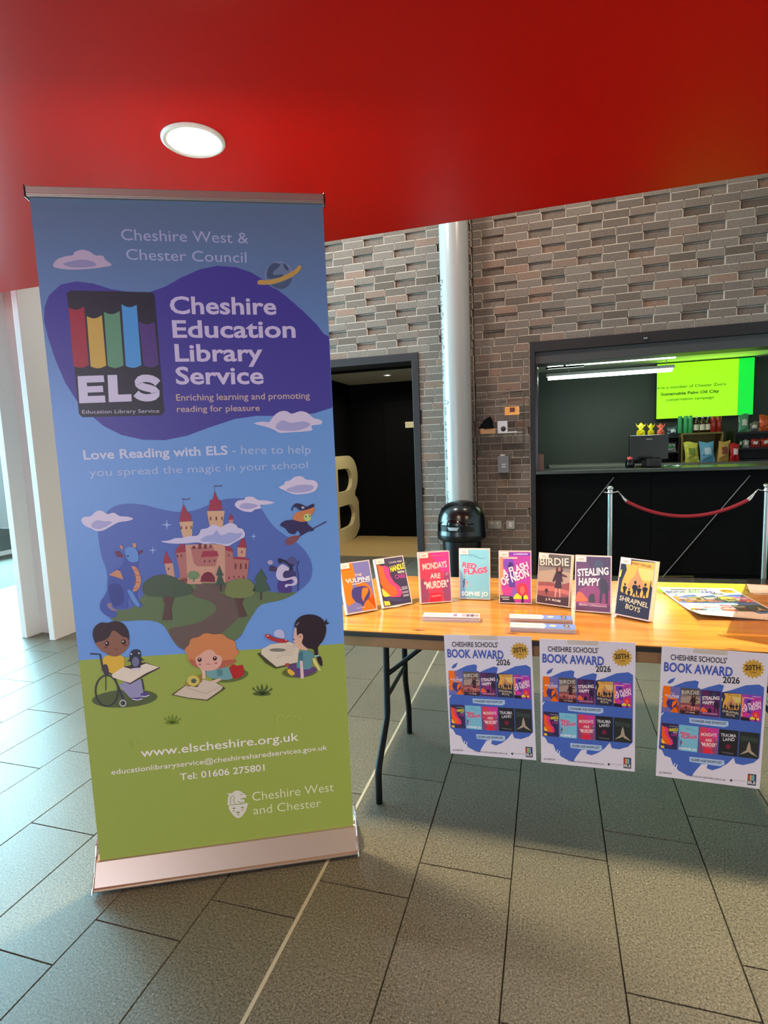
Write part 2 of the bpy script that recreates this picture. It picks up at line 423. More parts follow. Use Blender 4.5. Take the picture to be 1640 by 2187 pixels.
def brick_wall(name, xa, xb, openings, label):
    # backing with the mortar face a little behind the bricks
    mb = MB(); xs = [xa, xb]; y0 = WY+.003
    if openings:
        ox0, ox1, oz0, oz1 = openings[0]
        if ox0 > xa: mb.box(xa, ox0, y0+.044, WY+.25, 0, 4.6, MORTAR)
        if ox1 < xb: mb.box(ox1, xb, y0+.044, WY+.25, 0, 4.6, MORTAR)
        mb.box(max(ox0, xa), min(ox1, xb), y0+.044, WY+.25, oz1, 4.6, MORTAR)
    w = mb.obj(name); struct(w, label)
    L_ = courses(xa, xb, openings)
    def score(c):
        v = Vector(((c[0]+c[1])/2, WY, c[2]+.04))-CAM; z = v.dot(FW); px = 820+F_PX*v.dot(RT)/z; py = 1093.5-F_PX*v.dot(UP)/z
        seen = 690 < px < 1700 and py > 515-.157*(px-695)-25 and py < 1260
        return (0 if seen else 1, z)
    L_.sort(key=score)
    # mortar beds between bricks, as real strips just behind the brick faces
    mm = MB()
    for s0, s1, zb, rec in L_:
        yy = y0+(.027 if rec else 0)
        mm.box(s0, s1, yy, WY+.06, zb+PC-.0086, zb+PC, MORTAR)
        mm.box(s1-.0086, s1, y0, WY+.06, zb, zb+PC, MORTAR)
        mm.box(s0-.002, s0, y0+(.02 if rec else 0), WY+.06, zb, zb+PC, MORTAR)
    tag(mm.obj('mortar_joints', w), 'pale mortar joints between the bricks', None, None, 'stuff')
    rest = MB()
    for i, (s0, s1, zb, rec) in enumerate(L_):
        y = WY+(.027 if rec else random.uniform(-.0015, .0015)); wd_ = s1-s0-.0086
        if wd_ < .02: continue
        if i < 298:
            full_w = abs(wd_-(PB-.0086)) < 1e-3
            o = brick_obj(wd_, w); o.location = (s0, y, zb)
        else:
            h = PC-.0083; rest.add([(s0, y, zb), (s0+wd_, y, zb), (s0+wd_, y, zb+h), (s0, y, zb+h), (s0, WY+.06, zb), (s0+wd_, WY+.06, zb), (s0+wd_, WY+.06, zb+h), (s0, WY+.06, zb+h)],
                            [(0, 1, 2, 3), (0, 1, 5, 4), (1, 2, 6, 5), (2, 3, 7, 6), (3, 0, 4, 7)], BRICK)
    if rest.v: tag(rest.obj('further_bricks', w), None, None, None, 'stuff')
    return w
brick_wall('wall_back_left', -5.2, -.745, [(DOOR_X0, DOOR_X1, 0, HEAD)], 'grey brick wall with sunk bricks around the black doorway')
brick_wall('wall_back_right', -.733, 3.2, [(SERV_X0, 3.2, 0, HEAD)], 'brown brick wall with sunk bricks above the serving hatch')

# ---- red ceiling, hall ceiling, remaining walls
mb = MB(); mb.box(-12, 3.2, -4, 2.885, 2.50, 4.6, RED); struct(mb.obj('ceiling'), 'low glossy red ceiling with a straight far edge')
struct(box('ceiling_hall', None, -12, 3.2, 2.885, 9.0, 4.6, 4.7, CEILW), 'high pale ceiling of the hall behind the red one')
struct(box('wall_right', None, 3.2, 3.3, -4, 9.0, 0, 4.6, WHITE), 'plain wall closing the foyer on the right')
struct(box('wall_front', None, -12, 3.3, -4.1, -4, 0, 4.6, WHITE), 'plain wall behind the viewer')
struct(box('wall_far_left', None, -12, -3.72, 9.0, 9.1, 0, 4.6, WHITE), 'pale wall at the far left end')
# white folded wall edge left of the banner
mb = MB(); mb.box(-3.775, -3.72, 3.275, 3.85, 0, 4.6, WHITE)
struct(mb.obj('wall_left', bevel=.004), 'white wall end with a bright narrow edge beside the banner')
mb = MB(); mb.box(-4.065, -4.008, 3.28, 3.46, 0, 4.6, WHITE).box(-4.065, -3.775, 3.41, 3.47, 0, 4.6, WHITE)
struct(mb.obj('wall_left_return', bevel=.004), 'white return of the wall, leftmost in the picture')
# ---- glazing on the far left
wn = bpy.data.objects.new('window_1', None); COL.objects.link(wn); wn.location = (-8, 2.5, 0); struct(wn, 'tall glazed screen to the bright outside')
for y in (-6.5, -4.3, -2.1, .1, 2.3, 4.5, 6.45): box('mullion', wn, -.03, .03, y-.03, y+.03, 0, 4.6, WHITE)
for z in (0.0, 2.3, 4.54): box('transom', wn, -.03, .03, -6.5, 6.5, z, z+.06, WHITE)
for y0, y1 in ((-6.5, -4.3), (-4.3, -2.1), (-2.1, .1), (.1, 2.3), (2.3, 4.5), (4.5, 6.45)):
    box('pane', wn, -.004, .004, y0+.03, y1-.03, .06, 4.54, GLASS)
PAVO = pmat('pale_outdoor_paving', (190, 205, 205), .7, noise=.08, nscale=4)
struct(box('ground', None, -40, -12, -30, 40, -.08, -.03, PAVO), 'pale paving outside the glazing')
hb = box('planter_wall', None, -17, -16.6, 8, 22, -.03, .55, pmat('white_render', (230, 228, 220), .8, noise=.05))
tag(hb, 'low white wall outside beyond the glazing at far left', 'wall')
sg = empty('outdoor_sign', (-13.6, 11.0, -.03), R(60), 'blue standing sign outside at the left edge of the picture', 'sign')
box('sign_panel', sg, -.5, .5, -.03, .03, .62, 1.5, pmat('blue_sign', (30, 110, 190), .4, noise=.05)); 
for x in (-.4, .4): box('sign_post', sg, x-.03, x+.03, -.03, .03, 0, .62, CHROME)

# ---- doorway and lobby
d = bpy.data.objects.new('door_1', None); COL.objects.link(d); d.location = (DOOR_X1, WY, 0); struct(d, 'black framed doorway into the dark lobby')
W_ = DOOR_X1-DOOR_X0
mb = MB(); mb.box(-.075, 0, -.012, .30, 0, HEAD, BLACKW); mb.obj('door_jamb', d, bevel=.003)
mb = MB(); mb.box(-W_, -W_+.075, -.012, .30, 0, HEAD, BLACKW); mb.obj('door_jamb', d, bevel=.003)
mb = MB(); mb.box(-W_+.075, -.075, -.012, .30, HEAD-.085, HEAD, BLACKW); mb.obj('door_head', d, bevel=.003)
LY1 = 8.36
struct(box('wall_lobby_left', None, -3.15, -3.0, WY+.3, LY1, 0, 2.4, BLACK), 'black left wall of the lobby')
struct(box('wall_lobby_right', None, DOOR_X1, DOOR_X1+.1, WY+.3, LY1, 0, 2.4, BLACK), 'black right wall of the lobby')
struct(box('wall_lobby_back', None, -3.15, DOOR_X1+.1, LY1, LY1+.1, 0, 2.4, BLACK), 'black back wall of the lobby')
struct(box('ceiling_lobby', None, -3.15, DOOR_X1+.1, WY+.3, LY1, 2.4, 2.46, pmat('lobby_ceiling_grey', (190, 190, 178), .8, noise=.02)), 'grey lobby ceiling with one round downlight')
struct(box('trim_lobby_header', None, -3.0, DOOR_X1, 6.25, 6.75, 2.357, 2.4, BLACK), 'black beam across the lobby ceiling')
struct(box('floor_lobby', None, -3.0, DOOR_X1, 6.752, LY1, -.05, .004, CARPET), 'beige carpet in the lobby')
d2 = bpy.data.objects.new('door_2', None); COL.objects.link(d2); d2.location = (-2.45, LY1, 0); struct(d2, 'black double door at the back of the lobby')
for i, x in enumerate((0, .56)):
    lf = box('door_leaf', d2, x+.003, x+.553, -.04, 0, .01, 2.1, BLACK, .003)
_v = CAM+ray(875, 907)*(8.318/ray(875, 907).y)
box('sign_plate', d2, _v.x+2.45-.07, _v.x+2.45+.07, -.047, -.041, _v.z-.045, _v.z+.045, pmat('pale_sign_plate', (205, 196, 160), .5, noise=.1))

# ---- downlights
EM = pmat('lamp_glow', (255, 250, 235), .5, emit=(255, 246, 226), estr=14)
EMD = pmat('lamp_diffuser', (235, 238, 232), .5, emit=(250, 250, 240), estr=.8)
def downlight(x, y, z, r, label, grp=None):
    t = empty('ceiling_downlight', (x, y, z), 0, label, 'ceiling light', grp)
    MB().lathe([(r, 0), (r, -.006), (r*.93, -.011), (r*.84, -.008), (r*.84, 0)], (0, 0, 0), WHITE, 40).obj('trim_ring', t)
    MB().lathe([(r*.84, -.006), (r*.60, -.0035), (r*.3, -.0032), (0, -.003)], (0, 0, 0), EMD, 32).obj('diffuser', t)
    MB().lathe([(r*.36, -.006), (r*.25, -.010), (0, -.011)], (r*.05, -r*.1, 0), EM, 20).obj('bulb', t)
    return t
downlight(-1.19, 1.815, 2.499, .108, 'round white ringed downlight in the red ceiling above the banner')
downlight(-2.13, 7.5, 2.399, .06, 'small bright downlight in the grey lobby ceiling')
light('lobby_lamp', 'AREA', (-2.13, 7.5, 2.37), 14, (1.0, .93, .72), None, .08, None, None, 160)

# ---- vertical pipe
pp = empty('drain_pipe', (-.905, 5.80, 0), 0, 'tall round white pipe running up the brick wall behind the bin', 'pipe')
MB().tube([(0, 0, 0), (0, 0, 4.6)], .145, PIPEM, 40).obj('pipe_body', pp)
# handwritten marks down its left side
sc_ = MB(); INKM = pmat('dark_marker_ink', (45, 70, 80), .6, noise=.05)
def mark(th, z, pts, s=.05, r=.0022):
    P = []
    for a, b in pts:
        t = th+a*s/.147; P.append((-.147*math.cos(t), -.147*math.sin(t), z-b*s))
    sc_.tube(P, r, INKM, 5)
random.seed(3)
GL = [[(0, 0), (1.2, .1), (1.5, .6), (1.1, 1.1)], [(0, 0), (.8, 0)], [(0, 0), (1.1, .05), (.2, .3), (.6, .6)], [(.2, 0), (.7, .3), (.3, .6), (0, .3), (.2, 0)], [(0, 0), (1.3, 0), (1.3, .1)], [(0, 0), (.5, .2), (0, .4), (.5, .6), (0, .8)], [(0, .1), (.6, 0), (.6, .5), (0, .5)], [(0, 0), (.9, .2), (0, .5)]]
z = 1.86
seq = [0, 1, 7, 2, 1, -1, 5, 4, 3, 7, 6, 2, -1, -1, 3, 5, 6, -1, -1, 6, 2, 5, 3, -1, -1, -1, 7, 5, 2, 3]
for i, g in enumerate(seq):
    if g >= 0: mark(.62, z, GL[g], .042)
    z -= .036
z = 3.05
for i in range(26):
    if i % 7 != 3: mark(.42, z, GL[(i*3) % 8], .034)
    z -= .040
tag(sc_.obj('handwriting', pp), 'faint dark handwriting running down the pipe', None, None, 'stuff')

# ================================================================== SERVERY
sv = bpy.data.objects.new('window_2', None); COL.objects.link(sv); sv.location = (SERV_X0, WY, 0); struct(sv, 'black framed serving hatch opening in the brick wall')
box('hatch_jamb', sv, 0, .05, -.015, .30, 0, HEAD, BLACKW, .003)
box('hatch_head', sv, .05, 3.38, -.015, .20, 2.30, HEAD, BLACKW, .003)
box('shutter_box', sv, .05, 3.38, .02, .28, 2.185, 2.30, pmat('shutter_grey', (58, 58, 58), .5, noise=.05), .003)
box('inner_reveal', sv, .05, .075, .0, .45, 1.1, 2.185, BLK)
MB().lathe([(0, -.02), (.018, -.015), (.022, 0)], (1.07, -.02, 2.345), CHROME, 16).obj('sensor_button', sv)
struct(box('wall_servery_left', None, -.19, -.135, WY+.25, 8.25, 0, 2.36, BLACK), 'black side wall inside the servery')
struct(box('wall_servery_back', None, -.19, 3.2, 8.25, 8.35, 0, 2.5, BOARD), 'dark green grey back wall inside the servery')
struct(box('ceiling_servery', None, -.19, 3.2, WY+.28, 8.25, 2.36, 2.42, CEILW), 'white ceiling of the servery')
# counter with black panelled front
ct = empty('serving_counter', (SERV_X0+.052, WY, 0), 0, 'long black serving counter with a dark top in the hatch', 'counter')
box('counter_top', ct, .0, 3.30, -.05, .50, 1.065, 1.10, pmat('dark_counter_top', (52, 58, 52), .25, noise=.08), .004)
for i in range(3): box('front_panel', ct, .002+i*1.10, .002+i*1.10+1.096, .03, .06, .05, 1.065, BLACK, .002)
box('plinth', ct, 0, 3.3, .06, .5, 0, .05, BLACK)
LINEM = pmat('dull_grey_line', (120, 120, 118), .4, .7, noise=.03)
def onY(px, py, Y): d_ = ray(px, py); return CAM+d_*(Y/d_.y)
for a, b in (((1311, 1020), (1186, 1178)), ((1603, 1016), (1412, 1238))):
    p, q = onY(*a, 5.955), onY(*b, 5.955); off = Vector((SERV_X0+.052, WY, 0))
    MB().tube([p-off+Vector((0, .018, 0)), q-off+Vector((0, .018, 0))], .0055, LINEM, 8).obj('diagonal_line', ct)  # thin grey line running diagonally across the counter front
# back counter and units
bc = empty('back_counter', (.0, 7.45, 0), 0, 'black back counter along the servery wall holding the snacks', 'counter')
box('counter_body', bc, .0, 3.18, .05, .78, 0, 1.04, BLACK); box('counter_top', bc, .0, 3.18, 0, .79, 1.04, 1.075, pmat('grey_edge_top', (120, 122, 116), .35, noise=.05), .004)
# fluorescent fittings
TUBE = pmat('fluorescent_glow', (245, 255, 245), .5, emit=(232, 255, 236), estr=9)
FIT = pmat('fitting_white', (200, 205, 200), .4, noise=.02)
t = empty('fluorescent_light', (-.03, 7.2, 2.36), 0, 'upper bright fluorescent strip fixed to the servery ceiling', 'light')
box('fitting_body', t, 0, 1.45, -.04, .04, -.035, 0, FIT, .004); MB().tube([(.02, 0, -.052), (1.43, 0, -.052)], .016, TUBE, 12).obj('tube', t)
t = empty('fluorescent_light', (-.025, 6.95, 2.165), 0, 'lower hanging twin fluorescent strip in front of the green screen', 'light')
box('fitting_body', t, 0, 1.36, -.06, .06, -.012, .022, FIT, .004)
for y in (-.04, .04): MB().tube([(.02, y, -.03), (1.34, y, -.03)], .014, TUBE, 12).obj('tube', t)
for x in (.25, 1.28): MB().tube([(x, 0, .02), (x+.02, .02, .19)], .004, FIT, 6).obj('hanger', t)
for x, e in ((.35, 5), (1.0, 5)): light('servery_tube_light', 'AREA', (x, 7.0, 2.10), e, (.92, 1.0, .9), None, .6, .06)
t = empty('spotlight', (.17, 6.5, 2.36), 0, 'small black spotlight hanging from a rail inside the hatch', 'spotlight')
box('rail', t, -.2, .2, -.015, .015, -.17, -.15, BLK); MB().tube([(0, 0, -.15), (0, 0, 0)], .012, BLK, 8).obj('stem', t)
MB().lathe([(.055, 0), (.05, -.05), (.02, -.08), (0, -.085)], (0, 0, -.06), BLK, 20).obj('lamp_head', t)
# screen
a = onY(1404, 778, 8.13); b = onY(1608, 885, 8.13)
s0 = empty('wall_screen', (a.x, 8.14, b.z), 0, 'bright lime green wall screen with three lines of dark text', 'screen')
sw, sh = b.x-a.x, a.z-b.z
box('casing', s0, -.012, sw+.012, .008, .06, -.012, sh+.012, BLK, .004)
def emi(name, rgb, st): return pmat(name, rgb, .4, emit=rgb, estr=st)
MB().box(0, sw*.845, 0, .008, 0, sh, emi('screen_lime', (150, 226, 22), .95)).obj('display', s0)['label'] = 'lime green display area'
MB().box(sw*.845, sw, 0, .008, 0, sh, emi('screen_green', (10, 215, 60), .85)).obj('display_band', s0)['label'] = 'darker green band on the right of the display'
pr = Pr(1.0)
for st_, u0, u1, v, bd in (("e're a member of Chester Zoo's", .0, .72, .545, .0), ("Sustainable Palm Oil City", .04, .655, .425, .02), ("conservation campaign", .10, .60, .32, 0)):
    pr = Pr(1.0).text(st_, (u0*sw+.004, v*sh), (u1*sw, v*sh), .036, (60, 104, 8), 1, bd+.012); tag(pr.obj('screen_text_line', s0), None, None, None, 'stuff')
light('screen_light', 'AREA', ((a.x+b.x)/2, 8.08, (a.z+b.z)/2), 5, (.45, 1.0, .05), ((a.x+b.x)/2, 5, 1.9), sw, sh)
# till
t = empty('till_screen', (.99, 6.30, 1.10), R(8), 'black till monitor seen from behind on the counter', 'monitor')
box('monitor', t, -.19, .19, -.012, .025, .07, .325, BLK, .006); box('stand', t, -.05, .05, .0, .06, 0, .09, BLK, .004); box('foot', t, -.1, .1, -.05, .1, 0, .012, BLK, .003)
box('badge', t, -.03, .03, -.0135, -.012, .28, .288, PLATE)
t = empty('card_reader', (1.01, 6.16, 1.10), R(5), 'squat black card printer in front of the till monitor', 'card machine')
box('body', t, -.07, .07, -.05, .05, 0, .10, BLK, .012); box('keypad', t, -.045, .045, -.053, -.05, .03, .07, BLACKW, .002)
t = empty('tape_dispenser', (.80, 6.20, 1.10), R(20), 'small round black gadget with a red top left of the till', 'gadget')
MB().lathe([(.035, 0), (.045, .01), (.045, .05), (.03, .085)], (0, 0, 0), BLK, 20).obj('body', t)
MB().lathe([(.03, .085), (.028, .105), (0, .112)], (0, 0, 0), pmat('red_cap', (215, 70, 70), .4, noise=.02), 20).obj('cap', t)
t = empty('paper_napkins', (1.17, 6.08, 1.10), R(-12), 'crumpled pale blue and white papers on the counter', 'papers')
mbp = MB(); random.seed(5); n = 6
for i in range(n):
    for j in range(4): pass
gp = [[(i/5*.15-.07, j/3*.08-.04, .004+random.uniform(0, .02)) for j in range(4)] for i in range(6)]
mbp.add([p for r_ in gp for p in r_], [(i*4+j, i*4+j+1, (i+1)*4+j+1, (i+1)*4+j) for i in range(5) for j in range(3)], pmat('pale_blue_paper', (190, 222, 235), .7, noise=.02), True); mbp.obj('sheet', t)
t = empty('menu_card', (-.085, 6.02, 1.10), R(0), 'small framed notice standing at the left end of the counter', 'notice')
box('card', t, -.035, .035, 0, .01, 0, .17, pmat('notice_brown', (120, 92, 80), .6, noise=.3, nscale=60), .002)

# ---- snack display
def packet(name, loc, w, h, rgb, label, cat='snack packet', grp=None, rz=0, tilt=.15, dep=.045, rgb2=None):
    neck = name == 'sweet_bag' and h > .14; lean = random.uniform(-.13, .13) if name == 'crisp_packet' else 0
    t = empty(name, loc, rz, label, cat, grp, tilt)
    m_ = pmat('foil_%d_%d_%d' % rgb, rgb, .28, .15, noise=.25, nscale=25, bump=.5)
    mb = MB(); NU, NV = 10, 12; sd = random.random()*9
    for side in (-1, 1):
        vs = []
        for j in range(NV+1):
            for i in range(NU+1):
                u, v = i/NU, j/NV
                th = dep*.5*(math.sin(math.pi*u)**.6)*(math.sin(math.pi*min(1, max(0, (v-.06)/.88)))**.55)
                if neck:
                    ww = w*(.80+.15*math.sin(math.pi*min(1, v/.6))-.42*math.exp(-((v-.62)/.09)**2)+.35*max(0, v-.66)/.34)
                    th *= (1-.8*max(0, v-.55)/.45)
                    zz = v*h*(1+.10*math.sin(u*11+sd)*max(0, v-.6)/.4)
                else:
                    ww = w*(1.03-.11*math.sin(math.pi*v)); zz = v*h+.010*math.sin(u*5+sd)*v
                cr_ = .007*math.sin(u*19+v*13+sd)+.005*math.sin(u*7-v*23+sd*2)
                vs.append(((u-.5)*ww+lean*v*h, side*(th+cr_*min(1, th*70)), zz))
        mb.add(vs, [(j*(NU+1)+i, j*(NU+1)+i+1, (j+1)*(NU+1)+i+1, (j+1)*(NU+1)+i) for j in range(NV) for i in range(NU)], m_, True)
    mb.obj('packet_body', t)
    if rgb2 and not neck:
        m2 = pmat('foil_%d_%d_%d' % rgb2, rgb2, .35, .05, noise=.1)
        pp_ = MB(); vs = []
        for j in range(5):
            for i in range(5):
                u, v = .22+.56*i/4, .36+.34*j/4
                th = dep*.5*(math.sin(math.pi*u)**.6)*(math.sin(math.pi*(v-.06)/.88)**.55)+.0035
                vs.append(((u-.5)*w*.8*(1-.25*abs(v-.5)*4*(i % 2))+lean*v*h, -th-.006, v*h+.006*math.sin(i*2.1+sd)))
        pp_.add(vs, [(j*5+i, j*5+i+1, (j+1)*5+i+1, (j+1)*5+i) for j in range(4) for i in range(4)], m2, True); pp_.obj('packet_label', t)
    return t
def at(px, Y, z): d_ = ray(px, 940); return (d_.x/d_.y*Y, Y, z)
TOPZ = 1.075
# wooden crate
c0 = at(1455, 7.62, 0)[0]; c1 = at(1545, 7.62, 0)[0]
t = empty('wooden_crate', (c0, 7.62, TOPZ), 0, 'open fronted wooden crate behind the crisp packets', 'crate'); cw = c1-c0
for nm, b_ in (('crate_side', (0, .02, 0, .30, 0, .36)), ('crate_side', (cw-.02, cw, 0, .30, 0, .36)), ('crate_shelf', (.02, cw-.02, 0, .30, .34, .36)), ('crate_base', (.02, cw-.02, 0, .30, 0, .02))): box(nm, t, *b_, CRATE, .002)
for i in range(3): box('back_board', t, .02, cw-.02, .28, .295, .025+i*.105, .025+i*.105+.098, CRATE, .001)
ct_top = TOPZ+.36
for px, w, rgb, rgb2, lab in ((1480, .155, (214, 214, 90), (120, 140, 40), 'pale yellow crisp packet standing in the crate'), (1513, .165, (110, 176, 208), (200, 225, 235), 'light blue crisp packet next to the yellow one'),
                              (1545, .13, (206, 164, 84), (130, 60, 20), 'golden brown crisp packet right of the blue one'), (1570, .105, (206, 30, 34), (240, 225, 220), 'red and white snack packet at the right end of the row')):
    x, y, z = at(px, 7.52, TOPZ+.004); packet('crisp_packet', (x, y, z), w, .245 if px < 1560 else .21, rgb, lab, 'crisp packet', None, R(random.uniform(-8, 8)), .10, .06, rgb2)
# bottles on the crate
def bottle(loc, rgb, cap, h, r, label, grp, cat='bottle'):
    t = empty('drink_bottle' if cat == 'bottle' else 'drink_can', loc, 0, label, cat, grp)
    m_ = pmat('drink_%d_%d_%d' % rgb, rgb, .18, 0, noise=.1)
    if cat == 'bottle':
        MB().lathe([(0, 0), (r, .003), (r, h*.55), (r*.85, h*.65), (r*.38, h*.8), (r*.36, h*.93)], (0, 0, 0), m_, 16).obj('bottle_body', t)
        MB().lathe([(r*.44, h*.90), (r*.44, h), (0, h)], (0, 0, 0), pmat('cap_%d_%d_%d' % cap, cap, .4, noise=.02), 14).obj('bottle_cap', t)
        MB().lathe([(r*1.02, h*.15), (r*1.02, h*.5)], (0, 0, 0), pmat('bottle_paper_label', (222, 214, 190), .6, noise=.1), 16).obj('bottle_label', t)
    else:
        MB().lathe([(r*.8, 0), (r, .01), (r, h*.9), (r*.82, h)], (0, 0, 0), m_, 18).obj('can_body', t)
        MB().lathe([(r*.82, h), (r*.75, h-.003), (0, h-.003)], (0, 0, 0), PLATE, 18).obj('can_lid', t)
for i, px in enumerate((1486, 1499, 1511)):
    bottle((at(px, 7.70, 0)[0], 7.70, ct_top), (60, 22, 12), (235, 235, 230), .20, .030, ('leftmost', 'middle', 'rightmost')[i]+' of three dark bottles with white caps on the crate', 'dark bottles on the crate')
k = 0
for row, Y in enumerate((7.68, 7.78)):
    for i, px in enumerate((1455, 1467, 1477)):
        bottle((at(px, Y, 0)[0]-.02, Y, ct_top), (60, 165, 100), (0, 0, 0), .19 if row == 0 else .215, .0255, ('front' if row == 0 else 'back')+' row green can on the crate, '+('leftmost', 'middle', 'rightmost')[i], 'green cans on the crate', 'can')
for row, Y in enumerate((7.68, 7.78)):
    for i, px in enumerate((1522, 1534)):
        bottle((at(px, Y, 0)[0], Y, ct_top), (165, 40, 24), (0, 0, 0), .17 if row == 0 else .19, .029, ('front' if row == 0 else 'back')+' row red can on the crate, '+('left', 'right')[i], 'red cans on the crate', 'can')
# black shelf unit left of the crate
x0, x1 = at(1352, 7.62, 0)[0], at(1452, 7.62, 0)[0]
t = empty('black_shelf_unit', (x0, 7.62, TOPZ), 0, 'black two tier shelf unit behind the till monitor', 'shelf'); w = x1-x0
for nm, b_ in (('side_panel', (0, .012, 0, .3, 0, .33)), ('side_panel', (w-.012, w, 0, .3, 0, .33)), ('shelf', (.012, w-.012, 0, .3, .31, .33)), ('shelf', (.012, w-.012, 0, .3, .12, .135)), ('shelf', (.012, w-.012, 0, .3, 0, .012)), ('back_panel', (.012, w-.012, .285, .3, .012, .31))): box(nm, t, *b_, BLACKW, .001)
tz = TOPZ+.33
for px, w, h, rgb, lab in ((1368, .105, .17, (236, 222, 20), 'leftmost bright yellow sweet bag on the shelf unit'), (1390, .085, .16, (226, 212, 24), 'second yellow sweet bag with a twisted top'), (1411, .10, .155, (236, 110, 84), 'salmon red sweet bag beside the yellow ones')):
    x, y, z = at(px, 7.70, tz); packet('sweet_bag', (x, y, z), w, h, rgb, lab, 'sweet bag', 'sweet bags on the shelf unit', R(random.uniform(-15, 15)), .05, .05, (240, 238, 215))
x, y, z = at(1436, 7.72, tz); packet('sweet_bag', (x, y, z), .13, .12, (70, 84, 96), 'low dark grey bag between the red bag and the cans', 'sweet bag', None, .1, .1, .06, (205, 214, 220))
x, y, z = at(1432, 7.70, TOPZ+.137); packet('snack_packet', (x, y, z), .13, .12, (188, 196, 190), 'pale grey packet inside the black shelf unit', 'snack packet', None, 0, .1, .05, (60, 130, 80))
# right hand shelf unit
x0 = at(1567, 7.60, 0)[0]; x1 = 3.1
t = empty('snack_rack', (x0, 7.60, TOPZ), 0, 'wide black snack rack at the right edge of the hatch', 'shelf'); w = x1-x0
for nm, b_ in (('side_panel', (0, .015, 0, .3, 0, .36)), ('side_panel', (w-.015, w, 0, .3, 0, .36)), ('shelf', (.015, w-.015, 0, .3, .32, .345)), ('shelf', (.015, w-.015, 0, .3, .135, .155)), ('shelf', (.015, w-.015, 0, .3, 0, .02)), ('back_panel', (.015, w-.015, .285, .3, .02, .32))): box(nm, t, *b_, BLACKW, .001)
for px, zz, w, h, rgb, lab in ((1581, .157, .045, .10, (40, 120, 60), 'small green packet at the left of the rack shelf'), (1593, .157, .07, .09, (200, 205, 196), 'white packet lying in the rack shelf'), (1613, .157, .10, .10, (190, 70, 60), 'dull red packet in the rack shelf'), (1635, .157, .10, .11, (205, 60, 46), 'bright red packet at the right edge of the rack shelf'),
                               (1587, .347, .115, .21, (104, 172, 128), 'tall mint green bag on top of the rack'), (1609, .347, .10, .11, (120, 116, 110), 'low grey bag on top of the rack'), (1632, .347, .12, .19, (226, 96, 44), 'orange bag on top of the rack at the right edge')):
    x, y, z = at(px, 7.66, TOPZ+zz); packet('snack_packet', (x, y, z), w, h, rgb, lab, 'snack packet', None, R(random.uniform(-10, 10)), .08, .06, (235, 225, 210) if px % 2 else None)

# ================================================================== THINGS IN THE HALL
# ---- big cream letter leaning along the left lobby wall
lt = empty('wooden_letter', (-2.93, 7.20, .004), 0, 'large cream painted letter B standing against the lobby wall', 'letter')
def arc(cy, cz, ry, rz_, a0, a1, n=12): return [(cy+ry*math.cos(R(a0+(a1-a0)*i/n)), cz+rz_*math.sin(R(a0+(a1-a0)*i/n))) for i in range(n+1)]
H_ = 1.30
out = [(0, 0)]+arc(.78, .36, .46, .36, -90, 62)+arc(.74, .98, .42, .32, -48, 90)+[(0, H_)]
h1 = [(.30, .77)]+arc(.68, .94, .22, .17, -90, 90, 10)+[(.30, 1.11)]
h2 = [(.30, .22)]+arc(.72, .39, .24, .17, -90, 90, 10)+[(.30, .56)]
bm = bmesh.new()
def loop(pts, x): return [bm.verts.new((x, a, b)) for a, b in pts]
for x in (0,):
    es = []
    for pts in (out, h1, h2):
        vs = loop(pts, 0.0); es += [bm.edges.new((vs[i], vs[(i+1) % len(vs)])) for i in range(len(vs))]
    bmesh.ops.triangle_fill(bm, use_beauty=True, use_dissolve=False, edges=es)
r_ = bmesh.ops.extrude_face_region(bm, geom=bm.faces[:]); bmesh.ops.translate(bm, vec=(-.06, 0, 0), verts=[v for v in r_['geom'] if isinstance(v, bmesh.types.BMVert)])
bmesh.ops.recalc_face_normals(bm, faces=bm.faces)
me = bpy.data.meshes.new('letter_body'); bm.to_mesh(me); bm.free(); me.materials.append(CREAM)
o = bpy.data.objects.new('letter_body', me); COL.objects.link(o); o.parent = lt

# ---- bin
bn = empty('litter_bin', (-.805, 5.25, 0), 0, 'glossy black round bin with a domed lid before the white pipe', 'bin')
MB().lathe([(.155, 0), (.165, .01), (.19, .50), (.19, .505)], (0, 0, 0), BLK, 40).obj('bin_body', bn)
MB().lathe([(.19, .50), (.212, .50), (.236, .52), (.236, .565), (.230, .59), (.229, .66), (.220, .73), (.193, .797), (.14, .845), (.075, .869), (0, .876)], (0, 0, 0), BLK, 48).obj('dome_lid', bn)
mb = MB(); vs = []
for j in range(9):
    for i in range(17):
        a_ = R(-90-52+104*i/16-14); z_ = .60+.155*j/8; rr = (.2325 if z_ < .66 else .2325-.055*((z_-.66)/.095)**2*.6)
        w_ = math.sin(math.pi*i/16)**.35 if j > 4 else 1
        vs.append((rr*math.cos(a_), rr*math.sin(a_), .60+(z_-.60)*w_))
mb.add(vs, [(j*17+i, j*17+i+1, (j+1)*17+i+1, (j+1)*17+i) for j in range(8) for i in range(16)], pmat('flap_black', (6, 8, 10), .12, noise=.02), True); mb.obj('swing_flap', bn)
mb = MB(); vs = []
for j, z_ in enumerate((.615, .645)):
    for i in range(9):
        a_ = R(-100-14+28*i/8-2+(0 if j else 0)); s_ = 1 if j else .7; a_ = R(-100)+(a_-R(-100))*s_
        vs.append((.237*math.cos(a_), .237*math.sin(a_), z_))
mb.add(vs, [(i, i+1, i+10, i+9) for i in range(8)], pmat('pale_grey_strip', (150, 158, 162), .3, noise=.05), True); mb.obj('pale_strip', bn)  # pale grey strip curved around the lid front

